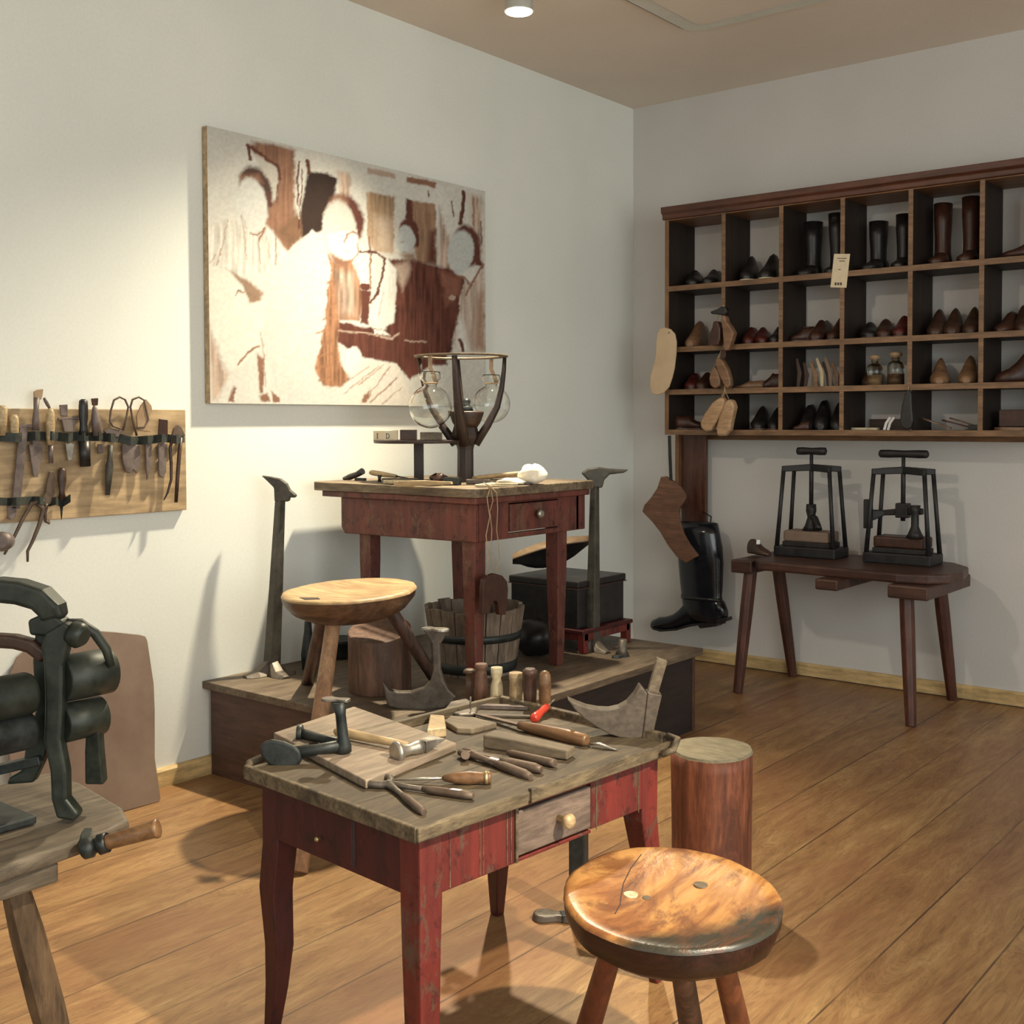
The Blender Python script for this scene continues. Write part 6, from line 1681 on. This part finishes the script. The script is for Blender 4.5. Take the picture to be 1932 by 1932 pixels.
o = [(225, 385), (270, 380), (300, 400), (345, 425), (400, 470), (440, 530), (452, 580), (430, 620), (395, 670), (385, 720), (400, 800), (430, 900), (480, 990), (565, 1105), (455, 1170), (370, 1115), (290, 1010), (220, 890), (150, 800), (55, 700), (75, 640), (130, 580), (190, 490)]
o = [(1200 + a / 4.83, 820 + b / 4.83) for a, b in o]
YF = SY - .02
t = thing('foot_pattern_board', 'large flat brown wooden board cut in the shape of a lower leg and foot', 'sign', pyy(1290, 1060, YF))
part(t, 'board', MB().prism([pyy(x, y, YF) for x, y in o], (0, .018, 0)), M['foot_wood'], .003)
part(t, 'strap', MB().bar([pyy(1263, 822, SY - .004), pyy(1264, 860, YF - .004), pyy(1266, 906, YF - .004)], .018, .004, up=(0, 1, 0)), M['black_leather'])

# ---------------------------------------------------------------- dark bench with two presses
t = thing('press_bench', 'dark rustic four legged bench against the right wall carrying two presses', 'bench', (1.45, -.35, 0))
o = [(1.07, -.56), (1.12, -.615), (1.5, -.63), (1.80, -.65), (1.93, -.62), (2.00, -.54), (2.02, -.42), (1.98, -.22), (1.88, -.10), (1.7, -.06), (.98, -.07), (1.00, -.30)]
part(t, 'top', MB().prism([(x, y, .625) for x, y in o], (0, 0, .045)), M['rbench'], .010, 3)
part(t, 'cross_batten', MB().box(.935, 1.05, -.56, -.08, .595, .660), M['rbench'], .008)
part(t, 'cross_batten', MB().box(1.45, 1.56, -.72, -.10, .575, .625), M['rbench'], .008)
part(t, 'cross_batten', MB().box(1.78, 1.96, -.70, -.12, .565, .625), M['rbench'], .008)
for a_, c_ in ((Vector((1.015, -.50, .61)), Vector((.978, -.562, 0))), (Vector((.985, -.14, .60)), Vector((1.03, -.05, 0))), (Vector((1.83, -.60, .585)), Vector((1.875, -.655, 0))), (Vector((1.83, -.17, .585)), Vector((1.86, -.06, 0)))):
    a_ = a_.copy()
    part(t, 'leg', MB().rod(a_, c_, [(0, .034), (.3, .034), (.7, .030), (1, .025)], 8, False), M['rleg'], .003)
BT = .670
P = Vector((.955, -.53, BT)); P = pz(1432, 1046, BT)
make_shoe('bench_last', 'small brown wooden last with white label at the left end of the bench', 'shoe last', P, 160, .15, .07, .075, 'last', 'last_dark', None, False)
q_ = over(1428, 1022, P) + B_ * .03
solo('last_label', 'tiny white paper label stuck on the small last of the bench', 'label', MB().prism([q_ + R_ * .009 + Vector((0, 0, .012)), q_ - R_ * .009 + Vector((0, 0, .012)), q_ - R_ * .009 - Vector((0, 0, .010)), q_ + R_ * .009 - Vector((0, 0, .010))], B_ * .001), M['label_white'])


def press(P, lab, W_, D_, Htop, rodtop, tip, tw, boxm, style):
    t = thing('sole_press', lab, 'press', P)
    V = lambda x, y, z: P + Vector((x, y, z))
    part(t, 'base', MB().box(P.x - W_ / 2 - .012, P.x + W_ / 2 + .012, P.y - D_ / 2 - .012, P.y + D_ / 2 + .012, P.z, P.z + .050), M['press_iron'], .006)
    k = .80
    for sx, sy in ((-1, -1), (-1, 1), (1, -1), (1, 1)):
        part(t, 'rod', MB().rod(V(sx * W_ / 2, sy * D_ / 2, .03), V(sx * W_ / 2 * k, sy * D_ / 2 * k, rodtop + .01), [(0, .0125), (.5, .0105), (1, .011)], 8), M['press_iron'])
        a = V(sx * W_ / 2 * k, sy * D_ / 2 * k, rodtop + .008)
        part(t, 'top_arm', MB().bar([a + Vector((sx * .008, sy * .006, 0)), V(0, 0, rodtop + .016)], .024, [.028, .034]), M['press_iron'], .004)
    part(t, 'screw', MB().rod(V(0, 0, .20), V(0, 0, Htop), [(0, .011), (.7, .011), (.72, .009), (1, .009)], 12), M['press_iron'])
    part(t, 'handle', MB().rod(V(-tw / 2, -.0, Htop) - R_ * .0, V(tw / 2, 0, Htop), [(0, .012), (.03, .019), (.2, .020), (.5, .017), (.8, .020), (.97, .019), (1, .012)], 14), M['press_iron'])
    part(t, 'pad', MB().box(P.x - W_ * .40, P.x + W_ * .40, P.y - D_ * .44, P.y + D_ * .44, P.z + .074, P.z + .128), M[boxm], .010, 3)
    part(t, 'under_plate', MB().box(P.x - W_ * .41, P.x + W_ * .41, P.y - D_ * .46, P.y + D_ * .46, P.z + .050, P.z + .074), M['press_iron'], .004)
    return t, V


mp1 = 5.55 / FPX
P1_ = Vector((1.13, -.335, BT))
P1_ = pz(1530, 1049, BT)
t, V = press(P1_, 'black iron sole press with brown leather pad, left one on the dark bench', .30, .15, .525, .428, 0, .155, 'hide', 0)
part(t, 'last_holder', MB().rod(V(0, 0, .129), V(0, 0, .26), [(0, .045), (.2, .03), (.5, .018), (.75, .026), (1, .024)], 12), M['press_iron'])
part(t, 'last_horn', MB().tube([V(0, 0, .20), V(.03, -.02, .19), V(.055, -.04, .16), V(.06, -.05, .14)], [.018, .016, .014, .02], 8), M['press_iron'])
P2_ = pz(1703, 1062, BT)
t, V = press(P2_, 'black iron sole press with side bracket, right one on the dark bench', .30, .15, .518, .425, 0, .235, 'brown_leather', 1)
part(t, 'slide_block', MB().box(-.030, .030, -.025, .025, .215, .285).xf(Matrix.Translation(P2_)), M['press_iron'], .005)
part(t, 'side_bracket', MB().bar([V(.10, -.02, .25), V(0, 0, .245), V(-.09, 0, .235), V(-.155, -.03, .22)], .028, [.03, .034, .026, .06]), M['press_iron'], .006)
part(t, 'bracket_post', MB().rod(V(.075, -.05, .129), V(.075, -.05, .28), [(0, .042), (.15, .030), (.35, .018), (.8, .018), (1, .026)], 12), M['press_iron'])
part(t, 'bracket_end', MB().box(-.018, .018, -.018, .018, .16, .30).xf(Matrix.Translation(V(-.15, -.05, 0) - Vector((0, 0, BT)) + Vector((0, 0, BT)))), M['press_iron'], .004)

# ---------------------------------------------------------------- groups of repeats
GR = {'upright_tool': 'upright tool handles in the rack', 'iron_last_stand': 'iron last stands beside the cobbler table', 'sole_press': 'sole presses on the dark bench',
      'ankle_boot': 'black boots in the cabinet', 'brown_boot': 'brown boots in the cabinet', 'black_lady_shoe': 'black shoes with pale soles in the cabinet', 'black_shoe': 'low black shoes in the cabinet',
      'tan_boot': 'tan shoes in the cabinet', 'brown_child_shoe': 'small red shoes in the cabinet', 'brown_shoe': 'brown shoes in the cabinet', 'dark_slipper': 'slippers in the cabinet',
      'dark_last': 'dark lasts in the cabinet', 'brown_last': 'brown lasts in the cabinet', 'red_shoe': 'reddish low shoes in the cabinet', 'brown_sandal': 'flat brown shoes in the cabinet',
      'glass_jar': 'glass jars in the cabinet', 'wooden_last': 'light wooden lasts in the cabinet', 'stout_black_boot': 'black boots in the bottom row', 'white_strip': 'white strips in the bottom row',
      'leather_sole': 'leather soles in the bottom row', 'hanging_pale_last': 'pale lasts hanging on the cabinet'}
for o_ in list(bpy.data.objects):
    b_ = o_.name.split('.')[0]
    if o_.parent is None and b_ in GR and not o_.get('group'):
        o_['group'] = GR[b_]
